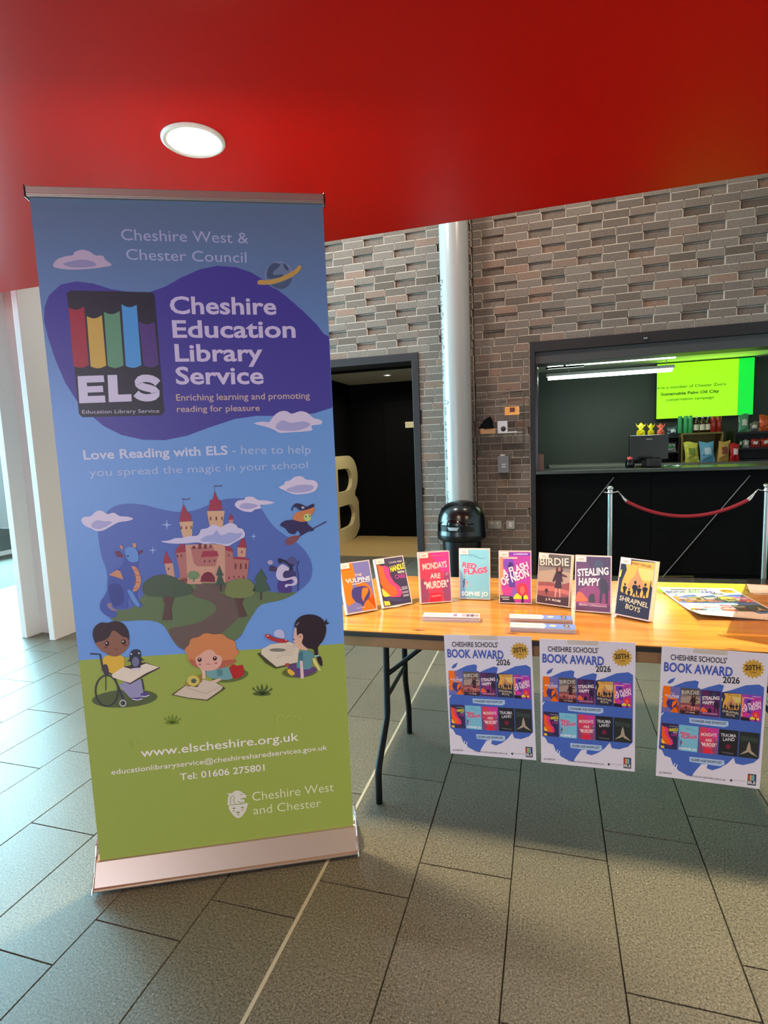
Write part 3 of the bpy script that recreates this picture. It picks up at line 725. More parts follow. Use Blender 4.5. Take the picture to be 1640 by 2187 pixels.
# ---- stanchions and rope
def stanchion(x, label):
    t = empty('rope_stanchion', (x, 5.6, 0), 0, label, 'stanchion', 'rope barrier posts before the counter')
    MB().lathe([(.165, 0), (.165, .008), (.12, .022), (.05, .034), (.03, .05)], (0, 0, 0), CHROME, 36).obj('base', t)
    MB().tube([(0, 0, .04), (0, 0, .93)], .0255, CHROME, 20).obj('post', t)
    MB().lathe([(.0255, .925), (.034, .93), (.034, .945), (.02, .957), (0, .96)], (0, 0, 0), CHROME, 20).obj('cap', t)
    MB().lathe([(.0265, .885), (.030, .89), (.030, .905), (.0265, .91)], (0, 0, 0), CHROME, 20).tube([(-.026, 0, .897), (-.05, 0, .90), (-.056, 0, .905)], .006, CHROME, 8).tube([(.026, 0, .897), (.05, 0, .90), (.056, 0, .905)], .006, CHROME, 8).obj('collar', t)
    return t
SX0, SX1 = .554, 1.835
stanchion(SX0, 'chrome barrier post standing left of the red rope'); stanchion(SX1, 'chrome barrier post at the right edge of the picture')
rp = empty('barrier_rope', (SX0, 5.6, .93), 0, 'sagging red velvet rope hung between the two chrome posts', 'rope')
span = SX1-SX0; pts = []
for i in range(33):
    u = .11+.78*i/32; z = -.045-.245*(1-((u-.5)/.5)**2)**.95+.03
    pts.append((u*span, 0, z))
MB().tube(pts, .0165, ROPE, 14).obj('rope', rp)
for s in (0, 1):
    e = pts[0] if s == 0 else pts[-1]; hx = .056 if s == 0 else span-.056
    MB().tube([(hx, 0, -.028), (hx+(.012 if s == 0 else -.012), 0, -.022), ((hx*.6+e[0]*.4), 0, -.05), (hx*.25+e[0]*.75, 0, e[2]*.8), e], [.006, .006, .006, .015, .0185], CHROME, 12).obj('hook', rp)

# ---- things on the right brick pier
t = empty('wire_rack', (-.735, 5.90, 1.28), 0, 'clear framed leaflet rack mounted on the brick pier beside the pipe', 'rack')
GW = pmat('dark_wire', (92, 84, 74), .35, .7, noise=.05)
FR = [(.0, 0), (.47, 0), (.49, .02), (.49, .62), (.47, .64), (.0, .60), (.0, 0)]
MB().tube([(a, 0, b) for a, b in FR], .005, GW, 8).obj('frame_wire', t)
for x in (.03, .055): MB().tube([(x, -.01, 0), (x, -.01, .60)], .003, GW, 6).obj('upright_wire', t)
MB().tube([(.265, -.006, .43), (.265, -.006, .60)], .003, GW, 6).obj('upright_wire', t)
for z, x0_, x1_ in ((.22, .04, .48), (.40, .27, .48)): MB().box(x0_, x1_, -.07, 0, z-.004, z, ACRY).obj('shelf', t)
def small(name, loc, label, cat, parts):
    t_ = empty(name, loc, 0, label, cat)
    for nm, b_, mt in parts: box(nm, t_, *b_, mt, .001)
    return t_
o = small('leaflet', (-.43, 5.86, 1.682), 'orange leaflet on the top right shelf of the wall rack', 'leaflet', [('leaflet_page', (0, .145, 0, .008, 0, .085), pmat('orange_leaflet', (235, 160, 80), .5, noise=.35, nscale=25)), ('leaflet_picture', (.05, .10, -.002, 0, .03, .075), pmat('leaflet_brown', (110, 40, 24), .5, noise=.1))])
o = small('leaflet', (-.505, 5.86, 1.502), 'white leaflet with a dark round picture in the wall rack', 'leaflet', [('leaflet_page', (0, .10, 0, .006, 0, .125), pmat('white_leaflet', (205, 200, 205), .5, noise=.1))])
MB().lathe([(0, 0), (.026, 0), (.026, .002), (0, .002)], (.058, -.003, .045), pmat('leaflet_dark', (40, 36, 34), .5, noise=.1), 20, 'y').obj('leaflet_picture', o)
small('cardboard_box', (-.68, 5.84, 1.502), 'small brown cardboard tray on the wall rack shelf', 'box', [('tray', (0, .155, 0, .05, 0, .055), pmat('cardboard', (176, 132, 92), .8, noise=.1))])
o = small('black_pouch', (-.69, 5.85, 1.558), 'rumpled black pouch lying on the cardboard tray', 'pouch', [])
mb = MB(); random.seed(11)
vs = []; n = 10
for j in range(7):
    for i in range(n):
        a_ = 2*math.pi*i/n; f = (1-.1*j)*(.9+.25*math.sin(i*1.7))
        vs.append((.08+.085*f*math.cos(a_)*(1+random.uniform(-.12, .12)), (.02*f*math.sin(a_)), .09*j/6+(.03 if j > 3 and i in (0, 1, 9) else 0)+random.uniform(-.008, .008)))
mb.add(vs, [(j*n+i, j*n+(i+1) % n, (j+1)*n+(i+1) % n, (j+1)*n+i) for j in range(6) for i in range(n)]+[tuple(range(n)), tuple(range(6*n, 7*n))], BLACK, False); mb.obj('pouch_body', o)
small('paper_wad', (-.44, 5.84, 1.503), 'thin white folded papers lying on the rack shelf', 'papers', [('paper', (0, .18, 0, .05, 0, .005), WHITE), ('paper', (.04, .13, 0, .05, .005, .012), WHITE)])
small('dispenser_box', (-.51, 5.88, 1.095), 'grey metal dispenser box below the wall rack', 'box', [('box_body', (0, .112, 0, .068, 0, .175), pmat('grey_metal_box', (112, 110, 112), .45, .3, noise=.05)), ('box_label', (.04, .08, -.002, 0, .055, .068), PLATE), ('box_label', (.04, .08, -.002, 0, .08, .093), PLATE), ('box_clip', (.025, .075, .0, .02, .175, .19), PLATE)])
small('double_socket', (-.632, 5.936, .495), 'double brushed metal power socket low on the brick pier', 'socket', [('plate', (0, .146, 0, .012, 0, .086), PLATE), ('switch', (.035, .05, -.004, 0, .05, .07), WHITE), ('switch', (.096, .111, -.004, 0, .05, .07), WHITE)])
small('light_switch', (-.437, 5.936, .495), 'single brushed metal switch right of the double socket', 'switch', [('plate', (0, .086, 0, .012, 0, .086), PLATE), ('rocker', (.03, .056, -.005, 0, .02, .068), WHITE)])

# ================================================================== TRESTLE TABLE
TR = R(1.37); TH = .74
TO = Vector((-.84, 1.841, 0))
tb = empty('trestle_table', TO, TR, 'long folding trestle table with varnished pine top and black steel legs', 'table')
TL, TD = 1.83, .86
MB().box(0, TL, 0, TD, TH-.004, TH, PINE).obj('tabletop', tb, bevel=.0015)
MB().box(-.001, TL+.001, -.001, TD+.001, TH-.022, TH-.0042, pmat('black_table_edge', (22, 18, 15), .5, noise=.1)).obj('edge_band', tb, bevel=.002)
for nm, b_ in (('apron', (.06, TL-.06, .015, .035, TH-.066, TH-.022)), ('apron', (.06, TL-.06, TD-.035, TD-.015, TH-.066, TH-.022)), ('apron', (.10, .12, .035, TD-.035, TH-.066, TH-.022)), ('apron', (TL-.12, TL-.10, .035, TD-.035, TH-.066, TH-.022))):
    box(nm, tb, *b_, APRON, .006)
for side, s in ((.19, 1), (TL-.19, -1)):
    X = side
    for pts in ([(X, .30, TH-.022), (X, .27, .30), (X, .255, .27), (X, .12, .15), (X, .105, .12), (X, .10, 0)], [(X, .62, TH-.022), (X, .61, .30), (X, .615, .27), (X, .655, .15), (X, .66, .12), (X, .655, 0)]):
        MB().tube(pts, .0135, STEELBLK, 14).obj('leg', tb)
    MB().tube([(X, .27, .36), (X, .61, .36)], .009, STEELBLK, 10).obj('crossbar', tb)
    for y in (.285, .61):
        MB().tube([(X+.008*s, y, .46), (X+.33*s, y+(.06 if y < .4 else -.06), TH-.024)], .010, STEELBLK, 10).obj('brace', tb)
    MB().box(X+.30*s-.02, X+.30*s+.02, .30, .60, TH-.034, TH-.022, STEELBLK).obj('hinge_plate', tb)

# ================================================================== BOOKS
PAL = dict(violet=(112, 108, 176), orange=(250, 112, 14), navy=(52, 44, 78))
def c_vulpine(p, d=1):
    p.rect(0, 0, 1, 1, (116, 112, 178))
    p.poly([(0, 1), (.42, 1), (.45, .72), (.32, .55), (.26, .36), (.30, .20), (.08, .14), (0, .22)], (250, 118, 18), 1)
    p.poly([(.40, .58), (.60, .585), (.80, .55), (.92, .44), (.97, .30), (.78, .27), (.60, .17), (.52, .06), (.52, 0), (1, 0), (1, .22), (.80, .26), (.70, .34), (.5, .45)], (250, 112, 14), 1)
    p.poly([(.24, .40), (.30, .47), (.48, .50), (.66, .50), (.82, .46), (.88, .36), (.80, .24), (.64, .16), (.55, .08), (.50, .14), (.34, .20), (.24, .30)], (66, 54, 124), 2, 4)
    p.poly([(.58, .36), (.64, .45), (.80, .45), (.82, .38), (.72, .30), (.64, .24), (.60, .18), (.56, .26)], (255, 120, 24), 3, 4)
    p.text('THE', (.44, .715), (.68, .715), .05, (255, 214, 190), 4, .01); p.text('VULPINE', (.10, .60), (.96, .60), .085, (250, 232, 240), 4, .02)
    p.line([(.30, .565), (.5, .56), (.7, .585), (.93, .575)], .012, (250, 240, 240), 4)
    if d: p.text('POLLY CROSBY', (.33, .06), (.62, .06), .022, (230, 225, 240), 4)
def c_handle(p, d=1):
    p.rect(0, 0, 1, 1, (56, 46, 84))
    p.poly([(.28, .86), (.42, .80), (.42, .62), (.52, .48), (.70, .36), (.74, .22), (.62, .15), (.3, .18), (.1, .5), (.1, .8)], (240, 56, 128), 1)
    p.poly([(.03, .90), (.22, .84), (.24, .6), (.36, .46), (.54, .36), (.58, .22), (.40, .18), (.16, .22), (.03, .5)], (250, 96, 40), 2)
    p.poly([(.03, .40), (.12, .34), (.30, .20), (.10, .20), (.03, .24)], (255, 206, 70), 3)
    p.poly([(.03, .12), (.22, .10), (.24, .02), (.03, .02)], (255, 206, 70), 3)
    p.poly([(.03, .20), (.30, .18), (.62, .10), (.9, .06), (.6, .05), (.25, .10), (.03, .16)], (66, 60, 112), 4)
    p.text('LOUISA REID', (.46, .885), (.95, .885), .035, (225, 218, 235), 4); 
    p.text('HANDLE', (.46, .70), (.99, .74), .115, (252, 232, 60), 5, .03, 3, .12); p.text('WITH', (.70, .645), (.95, .645), .05, (248, 246, 230), 5, .02)
    p.text('CARE', (.58, .54), (.96, .54), .085, (196, 60, 160), 5, .02)
    if d:
        for i, z in enumerate((.34, .315, .29, .24, .215, .17, .145)): p.rect(.74 if i != 2 else .66, z, .96, z+.012, (190, 184, 200), 5)
def c_mondays(p, d=1):
    p.rect(0, 0, 1, 1, (222, 66, 98)); p.poly([(.35, 1), (1, 1), (1, .55), (.75, .6), (.55, .8)], (216, 60, 150), 1)
    p.poly([(0, .45), (.12, .5), (.2, .3), (.28, .15), (.22, 0), (0, 0)], (150, 72, 112), 1); p.poly([(1, .55), (.84, .62), (.78, .4), (.72, .2), (.78, 0), (1, 0)], (148, 74, 120), 2)
    p.poly([(.3, .18), (.7, .18), (.66, 0), (.28, 0)], (236, 40, 66), 2); p.ell(.9, .55, .06, .035, (170, 120, 160), 3)
    p.text('MONDAYS', (.10, .66), (.92, .69), .125, (255, 226, 222), 4, .02, 3); p.text('ARE', (.33, .475), (.68, .475), .10, (255, 226, 222), 4, .02)
    p.text('"MURDER"', (.12, .27), (.95, .29), .14, (255, 234, 230), 4, .02)
    if d: p.text('TANYA LANDMAN', (.34, .10), (.66, .11), .03, (255, 210, 210), 4); p.rect(.36, .93, .86, .94, (246, 120, 120), 4)
def c_flags(p, d=1):
    p.rect(0, 0, 1, 1, (126, 196, 218)); p.poly([(0, 0), (.0, .55), (.06, .5), (.12, .3), (.2, 0)], (116, 160, 204), 1)
    p.line([(.32, .875), (.45, .87), (.6, .84), (.72, .815), (.86, .83)], .012, (84, 150, 180), 1); p.line([(.32, .90), (.48, .895), (.62, .85)], .008, (84, 150, 180), 1)
    p.text('RED', (.08, .64), (.56, .60), .11, (246, 190, 214), 2, .06, 3, 0, -.03); p.text('RED', (.08, .645), (.56, .605), .105, (226, 54, 108), 3, .03, 3, 0, -.03)
    p.text('FLAGS', (.15, .49), (.94, .545), .115, (246, 190, 214), 2, .06, 3, 0, -.04); p.text('FLAGS', (.15, .495), (.94, .55), .105, (226, 54, 108), 3, .03, 3, 0, -.04)
    p.line([(.17, .46), (.17, .40)], .01, (226, 54, 108), 2); p.poly([(.10, .36), (.16, .36), (.16, .30), (.13, .22), (.10, .22), (.12, .30)], (34, 44, 66), 3); p.ell(.145, .38, .025, .018, (34, 44, 66), 3)
    p.ell(.24, .32, .03, .045, (240, 130, 150), 3); p.ell(.24, .25, .022, .05, (240, 160, 170), 2)
    p.text('SOPHIE JO', (.05, .05), (.95, .05), .085, (246, 250, 255), 3, .03)
def c_neon(p, d=1):
    p.rect(0, 0, 1, 1, (186, 60, 170)); p.poly([(0, .9), (.1, .9), (.12, .5), (.05, .3), (.1, .15), (0, .12)], (250, 150, 100), 1)
    p.rect(.33, .93, 1, .985, (120, 56, 190), 1); p.ell(.3, .76, .18, .12, (124, 64, 190), 1); p.ell(.36, .70, .09, .10, (60, 34, 110), 2); p.poly([(.28, .62), (.45, .62), (.5, .3), (.3, .3)], (90, 56, 160), 2)
    p.poly([(0, .14), (.4, .12), (.5, 0), (0, 0)], (40, 26, 44), 2); p.poly([(.1, .16), (.4, .2), (.36, .3), (.2, .32)], (232, 56, 140), 2); p.poly([(.4, .1), (.65, .12), (.6, .3), (.42, .26)], (130, 90, 190), 2)
    p.ell(.68, .07, .24, .13, (250, 226, 50), 3, 0, 20, 0, 180); p.ell(.73, .26, .18, .13, (240, 52, 70), 4); p.ell(.73, .25, .08, .08, (250, 110, 100), 5); p.poly([(.70, .0), (.77, 0), (.76, .14), (.71, .14)], (40, 26, 44), 5)
    p.text('CAMERON', (.46, .945), (.92, .945), .028, (250, 235, 255), 3, .02); p.rect(.1, .865, .58, .895, (250, 200, 180), 3)
    p.text('A FLASH', (.12, .50), (.95, .68), .14, (255, 226, 240), 6, .03, 3, .06); p.text('OF NEON', (.08, .33), (.97, .53), .145, (255, 232, 242), 6, .03, 3, .06)
    if d: p.rect(.03, .095, .3, .11, (235, 215, 225), 6); p.rect(.08, .055, .3, .07, (235, 215, 225), 6)
def c_birdie(p, d=1):
    p.rect(0, 0, 1, 1, (176, 152, 134)); p.rect(0, .74, 1, 1, (96, 84, 78), 1); p.poly([(0, .74), (1, .74), (1, .66), (.5, .7), (0, .64)], (140, 126, 124), 1)
    p.poly([(0, .42), (.4, .44), (.7, .40), (1, .47), (1, 0), (0, 0)], (150, 78, 80), 1); p.poly([(0, .34), (.5, .36), (1, .30), (1, .22), (.5, .26), (0, .24)], (196, 110, 104), 2)
    p.poly([(0, .15), (.5, .13), (1, .18), (1, 0), (0, 0)], (70, 34, 40), 3)
    p.poly([(.56, .66), (.72, .66), (.80, .46), (.74, .48), (.76, .32), (.54, .32), (.57, .5), (.50, .44), (.46, .46)], (64, 34, 48), 4); p.poly([(.70, .64), (.92, .59), (.9, .56), (.72, .58)], (84, 52, 56), 4)
    p.ell(.66, .70, .11, .075, (78, 40, 36), 4); p.ell(.66, .715, .045, .05, (170, 110, 90), 5); p.poly([(.56, .33), (.62, .33), (.60, .16), (.56, .14)], (216, 150, 140), 5); p.poly([(.68, .33), (.74, .33), (.75, .16), (.71, .15)], (216, 150, 140), 5)
    p.ell(.29, .26, .055, .04, (70, 38, 44), 4); p.line([(.28, .24), (.30, .17)], .02, (70, 38, 44), 4)
    p.text('BIRDIE', (.04, .76), (.95, .80), .15, (222, 214, 200), 5, .01); 
    p.text('J. P. ROSE', (.28, .07), (.76, .06), .04, (245, 235, 230), 5, .02)
def c_stealing(p, d=1):
    p.rect(0, 0, 1, 1, (96, 40, 92)); p.poly([(.3, 1), (1, 1), (1, .7), (.7, .6), (.4, .8)], (66, 38, 84), 1); p.poly([(.1, .4), (.5, .5), (.8, .35), (1, .4), (1, .12), (0, .12)], (140, 50, 116), 1)
    p.ell(.66, .86, .13, .08, (60, 66, 96), 2); p.poly([(0, .2), (.04, .32), (.14, .34), (.28, .26), (.36, .18), (0, .16)], (248, 106, 50), 2, 3)
    p.poly([(.38, .16), (.38, .26), (.46, .32), (.54, .30), (.56, .16)], (54, 30, 54), 2, 3)
    p.poly([(.70, .56), (.76, .62), (.84, .60), (.92, .50), (.94, .34), (.93, .15), (.88, .15), (.85, .34), (.78, .34), (.74, .15), (.69, .15), (.71, .36)], (44, 36, 62), 3)
    p.text('STEALING', (.05, .63), (.95, .69), .13, (252, 238, 244), 5, .03, 3, .05); p.text('HAPPY', (.08, .465), (.70, .475), .135, (252, 238, 244), 5, .03, 3, .05)
    p.line([(.12, .145), (.9, .14)], .008, (230, 150, 200), 4); p.text('BRIAN CONAGHAN', (.10, .09), (.90, .085), .038, (250, 200, 225), 4, .01)
def c_shrapnel(p, d=1):
    p.rect(0, 0, 1, 1, (46, 50, 76)); p.poly([(.12, .97), (1, .99), (1, .5), (.96, .34), (.75, .36), (.45, .34), (.08, .40), (.10, .6), (.2, .8)], (234, 176, 84), 1)
    p.poly([(.5, .86), (1, .86), (1, .66), (.55, .66)], (232, 200, 116), 2); p.poly([(.52, .92), (.55, .80), (.62, .72), (.72, .62), (.80, .48), (.26, .48), (.34, .62), (.46, .72), (.50, .80)], (206, 146, 100), 3)
    for x, y, s in ((.20, .42, .9), (.34, .37, .7), (.50, .44, 1.2), (.63, .42, .95), (.80, .44, 1.1)):
        p.poly([(x-.06*s, y-.10*s), (x-.03*s, y), (x-.07*s, y+.07*s), (x-.03*s, y+.10*s), (x+.03*s, y+.10*s), (x+.08*s, y+.08*s), (x+.04*s, y), (x+.06*s, y-.10*s), (x, y-.02)], (30, 32, 50), 4); p.ell(x, y+.135*s, .028*s, .026*s, (30, 32, 50), 4)
    p.poly([(.92, .36), (.93, .58), (.95, .70), (.96, .58), (1, .56), (1, .34)], (40, 44, 64), 4); p.poly([(0, .40), (.08, .42), (.15, .37), (.4, .36), (.6, .34), (.85, .36), (1, .40), (1, .2), (0, .2)], (46, 50, 76), 5)
    p.text('SHRAPNEL', (.08, .25), (.95, .20), .085, (226, 208, 170), 6, .01); p.text('BOYS', (.29, .125), (.73, .095), .085, (226, 208, 170), 6, .01)
    p.text('JENNY TAYLOR', (.30, .915), (.90, .89), .045, (160, 110, 70), 6, .01)
    p.poly([(.02, .78), (.06, .80), (.04, .66), (.0, .66)], (240, 226, 90), 6)
def c_trauma(p, d=1):
    p.rect(0, 0, 1, 1, (30, 30, 38)); p.text('TRAUMA', (.08, .72), (.88, .74), .13, (232, 232, 236), 2, .01); p.text('LAND', (.22, .56), (.82, .60), .12, (232, 232, 236), 2, .01)
    p.ell(.5, .36, .14, .10, (120, 20, 60), 1); p.text('TOM POLLOCK', (.2, .1), (.8, .08), .04, (170, 170, 180), 2)
def c_path(p, d=1):
    p.rect(0, 0, 1, 1, (36, 42, 42)); p.poly([(.05, .85), (.95, .8), (.9, .6), (.5, .68), (.1, .62)], (52, 66, 60), 1)
    p.poly([(.5, .66), (.57, .5), (.62, .3), (.98, .08), (.6, .18), (.5, .24), (.35, .18), (.05, .10), (.38, .3), (.43, .5)], (176, 160, 136), 2)
COVERS = [(c_vulpine, 'paperback with orange and violet cover and a dark blue swirl, leftmost on the table'), (c_handle, 'paperback with dark cover, yellow title and a pink and orange wave'),
          (c_mondays, 'paperback with crimson and magenta cover and pale title, third from the left'), (c_flags, 'light blue paperback with raspberry title lettering'),
          (c_neon, 'purple and pink paperback with slanting white title and yellow corner'), (c_birdie, 'brown and grey paperback showing a girl in a dark coat'),
          (c_stealing, 'dark purple paperback with white title and small orange tent'), (c_shrapnel, 'thick paperback with navy and gold cover and silhouetted figures, rightmost')]
BK = [((-.771, 1.998), .134, 42.4, 18, .206), ((-.652, 2.107), .136, 42.8, 20, .206), ((-.517, 2.203), .134, 23.7, 7, .216), ((-.371, 2.305), .131, 2.1, 6, .217),
      ((-.200, 2.266), .131, 2.8, 6, .217), ((-.054, 2.281), .136, -19.7, 11, .208), ((.093, 2.200), .131, -6.8, 7, .217), ((.231, 2.168), .131, -33.2, 13, .217)]
TH_ = [.020, .018, .026, .024, .022, .026, .024, .030]
for i, ((fn_, lab), ((bx, by), bw, ang, tilt, bh)) in enumerate(zip(COVERS, BK)):
    tk = TH_[i]
    t = empty('paperback_book', (bx, by, TH+.001+tk*math.sin(R(tilt))), R(ang), lab, 'book', None, R(tilt))
    MB().box(.002, bw-.001, .0015, tk-.0015, .002, bh-.002, PAGES).obj('page_block', t)
    MB().box(0, bw, 0, .0014, 0, bh, SLEEVE).obj('front_cover', t)
    MB().box(0, bw, tk-.0014, tk, 0, bh, SLEEVE).obj('back_cover', t)
    MB().box(0, .0014, .0014, tk-.0014, 0, bh, SLEEVE).obj('spine', t)
    p = Pr(1.0, None, 1, .3); q = p.sub(.004, .005, bw-.008, bh-.009); fn_(q)
    q.rect(.0, .90, .30, 1.0, (238, 222, 216), 8); q.rect(.07, .93, .23, .942, (190, 160, 150), 9); q.rect(.07, .952, .23, .964, (190, 160, 150), 9)
    p.obj('cover_print', t)

# ================================================================== POSTERS
def poster(p, W, H, detail=1):
    p.rect(0, 0, W, H, (226, 222, 232), 0)
    q = p.sub(0, 0, W, H)
    def Q(x, y):
        u = (x-778)/745.0; top = 88+47*u; bot = 1055+85*u; return (max(.003, min(.997, u)), max(.003, min(.997, 1-(y-top)/(bot-top))))
    def P(pts): return [Q(*a) for a in pts]
    blue = (70, 104, 190)
    # brush strokes
    q.poly(P([(800, 395), (860, 385), (960, 345), (1030, 335), (1055, 345), (1048, 385), (1075, 400), (1130, 380), (1200, 360), (1232, 370), (1220, 420), (1290, 400), (1380, 365), (1470, 358), (1505, 380), (1505, 905), (1470, 940), (1400, 960), (1345, 950), (1330, 905), (1290, 950), (1240, 985), (1185, 1005), (1145, 990), (1150, 960), (1105, 960), (1060, 1020), (1040, 1055), (985, 1035), (940, 1010), (925, 985), (905, 980), (880, 915), (835, 900), (815, 860), (790, 845)]), blue, 1)
    q.poly(P([(830, 352), (850, 330), (888, 315), (870, 350), (840, 364)]), blue, 1)
    for a, b in (((783, 470), (800, 455)), ((783, 500), (806, 485)), ((790, 602), (812, 575)), ((905, 985), (915, 955)), ((925, 990), (932, 965))): q.line(P([a, b]), .008, (240, 240, 244), 2)
    q.text("CHESHIRE SCHOOLS'", Q(845, 186), Q(1242, 208), .040, (24, 22, 30), 3, .015)
    q.text('BOOK AWARD', Q(800, 268), Q(1285, 302), .066, (66, 92, 180), 3, .03)
    q.text('2026', Q(1222, 350), Q(1338, 354), .046, (24, 22, 30), 3, .02)
    cx, cy = Q(1422, 245); st = []
    for i in range(32):
        a_ = math.pi*i/16; r_ = .108 if i % 2 == 0 else .082; st.append((cx+r_*math.cos(a_), cy+r_*math.sin(a_)*W/H))
    q.poly(st, (206, 160, 58), 3); q.text('20TH', Q(1368, 254), Q(1472, 254), .038, (60, 44, 20), 4, .03)
    q.text('YEAR', Q(1400, 275), Q(1445, 277), .012, (60, 44, 20), 4)
    xs = (800, 929, 1076, 1217, 1358, 1502)
    top = [c_vulpine, c_birdie, c_stealing, c_shrapnel, c_neon]; low = [c_handle, c_flags, c_mondays, c_trauma, c_path]
    for r_, (row, y0, y1) in enumerate(((top, 386, 566), (low, 662, 842))):
        for i, f in enumerate(row):
            dy = i*14
            a_ = Q(xs[i]+2, y1+dy); b_ = Q(xs[i+1]-5, y0+dy)
            f(q.sub(a_[0], a_[1], b_[0]-a_[0], b_[1]-a_[1], 3), 0)
    for s, (xa, xb, y) in (('YOUNGER AGE SHORTLIST', (1012, 1262, 636)), ('OLDER AGE SHORTLIST', (1028, 1250, 930))):
        q.poly(P([(xa-12, y-26), (xa+120, y-14), (xb+15, y-2), (xb+18, y+30), (xb-10, y+42), (xa+90, y+26), (xa-8, y+12)]), (178, 206, 234), 2)
        q.text(s, Q(xa, y+4), Q(xb, y+24), .018, (40, 44, 66), 3, .02)
    q.text('#CSBA26', Q(800, 1034), Q(894, 1040), .014, (90, 70, 80), 3)
    q.text('WWW.ELSCHESHIRE.ORG.UK', Q(996, 1052), Q(1285, 1084), .013, (60, 60, 80), 3)
    q.text('Cheshire West and Chester', Q(1338, 1078), Q(1425, 1086), .008, (150, 150, 165), 3); q.ell(*Q(1322, 1078), .012, .010, (80, 80, 96), 3)
    a_, b_ = Q(1436, 1108), Q(1494, 1030); q.rect(a_[0], a_[1], b_[0], b_[1], (40, 38, 50), 3); w_ = b_[0]-a_[0]; h_ = b_[1]-a_[1]
    for i, c in enumerate(((200, 60, 60), (222, 170, 90), (120, 180, 120), (110, 180, 220), (80, 60, 110))): q.rect(a_[0]+w_*(.06+.18*i), a_[1]+h_*.42, a_[0]+w_*(.22+.18*i), a_[1]+h_*.92, c, 4)
    q.text('ELS', (a_[0]+w_*.08, a_[1]+h_*.12), (b_[0]-w_*.08, a_[1]+h_*.12), h_*.24, (235, 235, 240), 4, .03)
PW, PH = .297, .44
PAPER = pmat('poster_paper', (228, 224, 230), .5, noise=.01)
def hang(x, z, rot, label):
    # hangs just before the front edge of the table top
    y = TO.y+(x-TO.x)*math.tan(TR)-.0032
    t = empty('award_poster', (x, y, z), TR, label, 'poster', 'posters hanging from the table edge')
    t.matrix_world = t.matrix_world @ Matrix.Rotation(rot, 4, 'Y')
    MB().box(0, PW, 0, .0006, 0, PH, PAPER).obj('paper_sheet', t)
    p = Pr(1.0, None, 1, .4); poster(p, PW, PH); p.obj('poster_print', t)
    MB().box(PW*.30, PW*.62, -.0045, -.004, PH-.014, PH+.004, clear_tape).obj('tape', t)
    return t
clear_tape = clear_mat('clear_tape', (.98, .96, .9), .15, .35)
hang(-.343, .303, R(-1.6), 'leftmost of the three book award posters hanging below the table')
hang(-.030, .306, R(-.4), 'middle one of the three book award posters hanging below the table')
hang(.330, .302, R(1.4), 'rightmost of the three book award posters hanging below the table')
# flat poster on the table top, slightly curled at its near left corner
t = empty('flat_poster', (.522, 2.165, TH+.0015), R(8.5), 'book award poster lying flat on the right of the table top', 'poster')
def lay(o, H):
    for v in o.data.vertices:
        x, y, z = v.co; u, w = x/PW, z/H
        lift = .020*max(0, 1-w*2.2)**2*max(0, 1-u*1.3)+.006*max(0, w-.75)*4*(1-u)
        v.co = (x, z, lift-y+.0006)
g = MB(); n = 10
g.add([(PW*i/n, 0, PH*j/n) for j in range(n+1) for i in range(n+1)], [(j*(n+1)+i, j*(n+1)+i+1, (j+1)*(n+1)+i+1, (j+1)*(n+1)+i) for j in range(n) for i in range(n)], PAPER, True)
sh = g.obj('paper_sheet', t); lay(sh, PH)
p = Pr(1.0, None, 3, .2); poster(p, PW, PH); pp2 = p.obj('poster_print', t)
bm = bmesh.new(); bm.from_mesh(pp2.data); bmesh.ops.triangulate(bm, faces=[f for f in bm.faces if len(f.verts) > 4]); bmesh.ops.subdivide_edges(bm, edges=[e for e in bm.edges if e.calc_length() > .05], cuts=3, use_grid_fill=True); bm.to_mesh(pp2.data); bm.free()
lay(pp2, PH)
# clear acrylic holders lying about the flat poster
t = empty('acrylic_easel', (.44, 2.60, TH+.012), R(8), 'small clear acrylic easel standing at the back of the flat poster', 'easel')
MB().box(0, .16, 0, .003, 0, .045, ACRY).obj('upright_sheet', t, bevel=.001); MB().box(0, .16, -.08, 0, -.010, -.007, ACRY).obj('foot_sheet', t, bevel=.001)
t = empty('acrylic_sign_holder', (.66, 1.96, TH+.001), R(0), 'smoky clear acrylic sign holder at the right end of the table', 'sign holder')
MB().prism([(-.13, .045), (.03, -.045), (.25, -.045), (.25, .06)], 0, .003, 'z', ACRYB).obj('base_sheet', t)
mb = MB(); mb.add([(-.10, .05, .006), (.25, .05, .006), (.30, .62, .060), (.13, .62, .060), (-.10, .05, .009), (.25, .05, .009), (.30, .62, .063), (.13, .62, .063)], [(0, 1, 2, 3), (4, 5, 6, 7), (0, 1, 5, 4), (1, 2, 6, 5), (2, 3, 7, 6), (3, 0, 4, 7)], ACRYB); mb.obj('leaning_sheet', t)
t = empty('loose_papers', (.80, 2.58, TH+.001), R(-6), 'loose pale papers at the back right edge of the table', 'papers')
mb = MB(); mb.add([(x_, y_, z_) for x_, y_, z_ in ((0, 0, .001), (.12, -.01, .006), (.2, -.01, .002), (0, .07, .022), (.12, .08, .016), (.2, .08, .004))], [(0, 1, 4, 3), (1, 2, 5, 4)], PAPER, True); mb.obj('paper_sheet', t)
MB().box(.01, .2, -.01, .05, -.0008, .0002, PAPER).obj('paper_sheet', t)

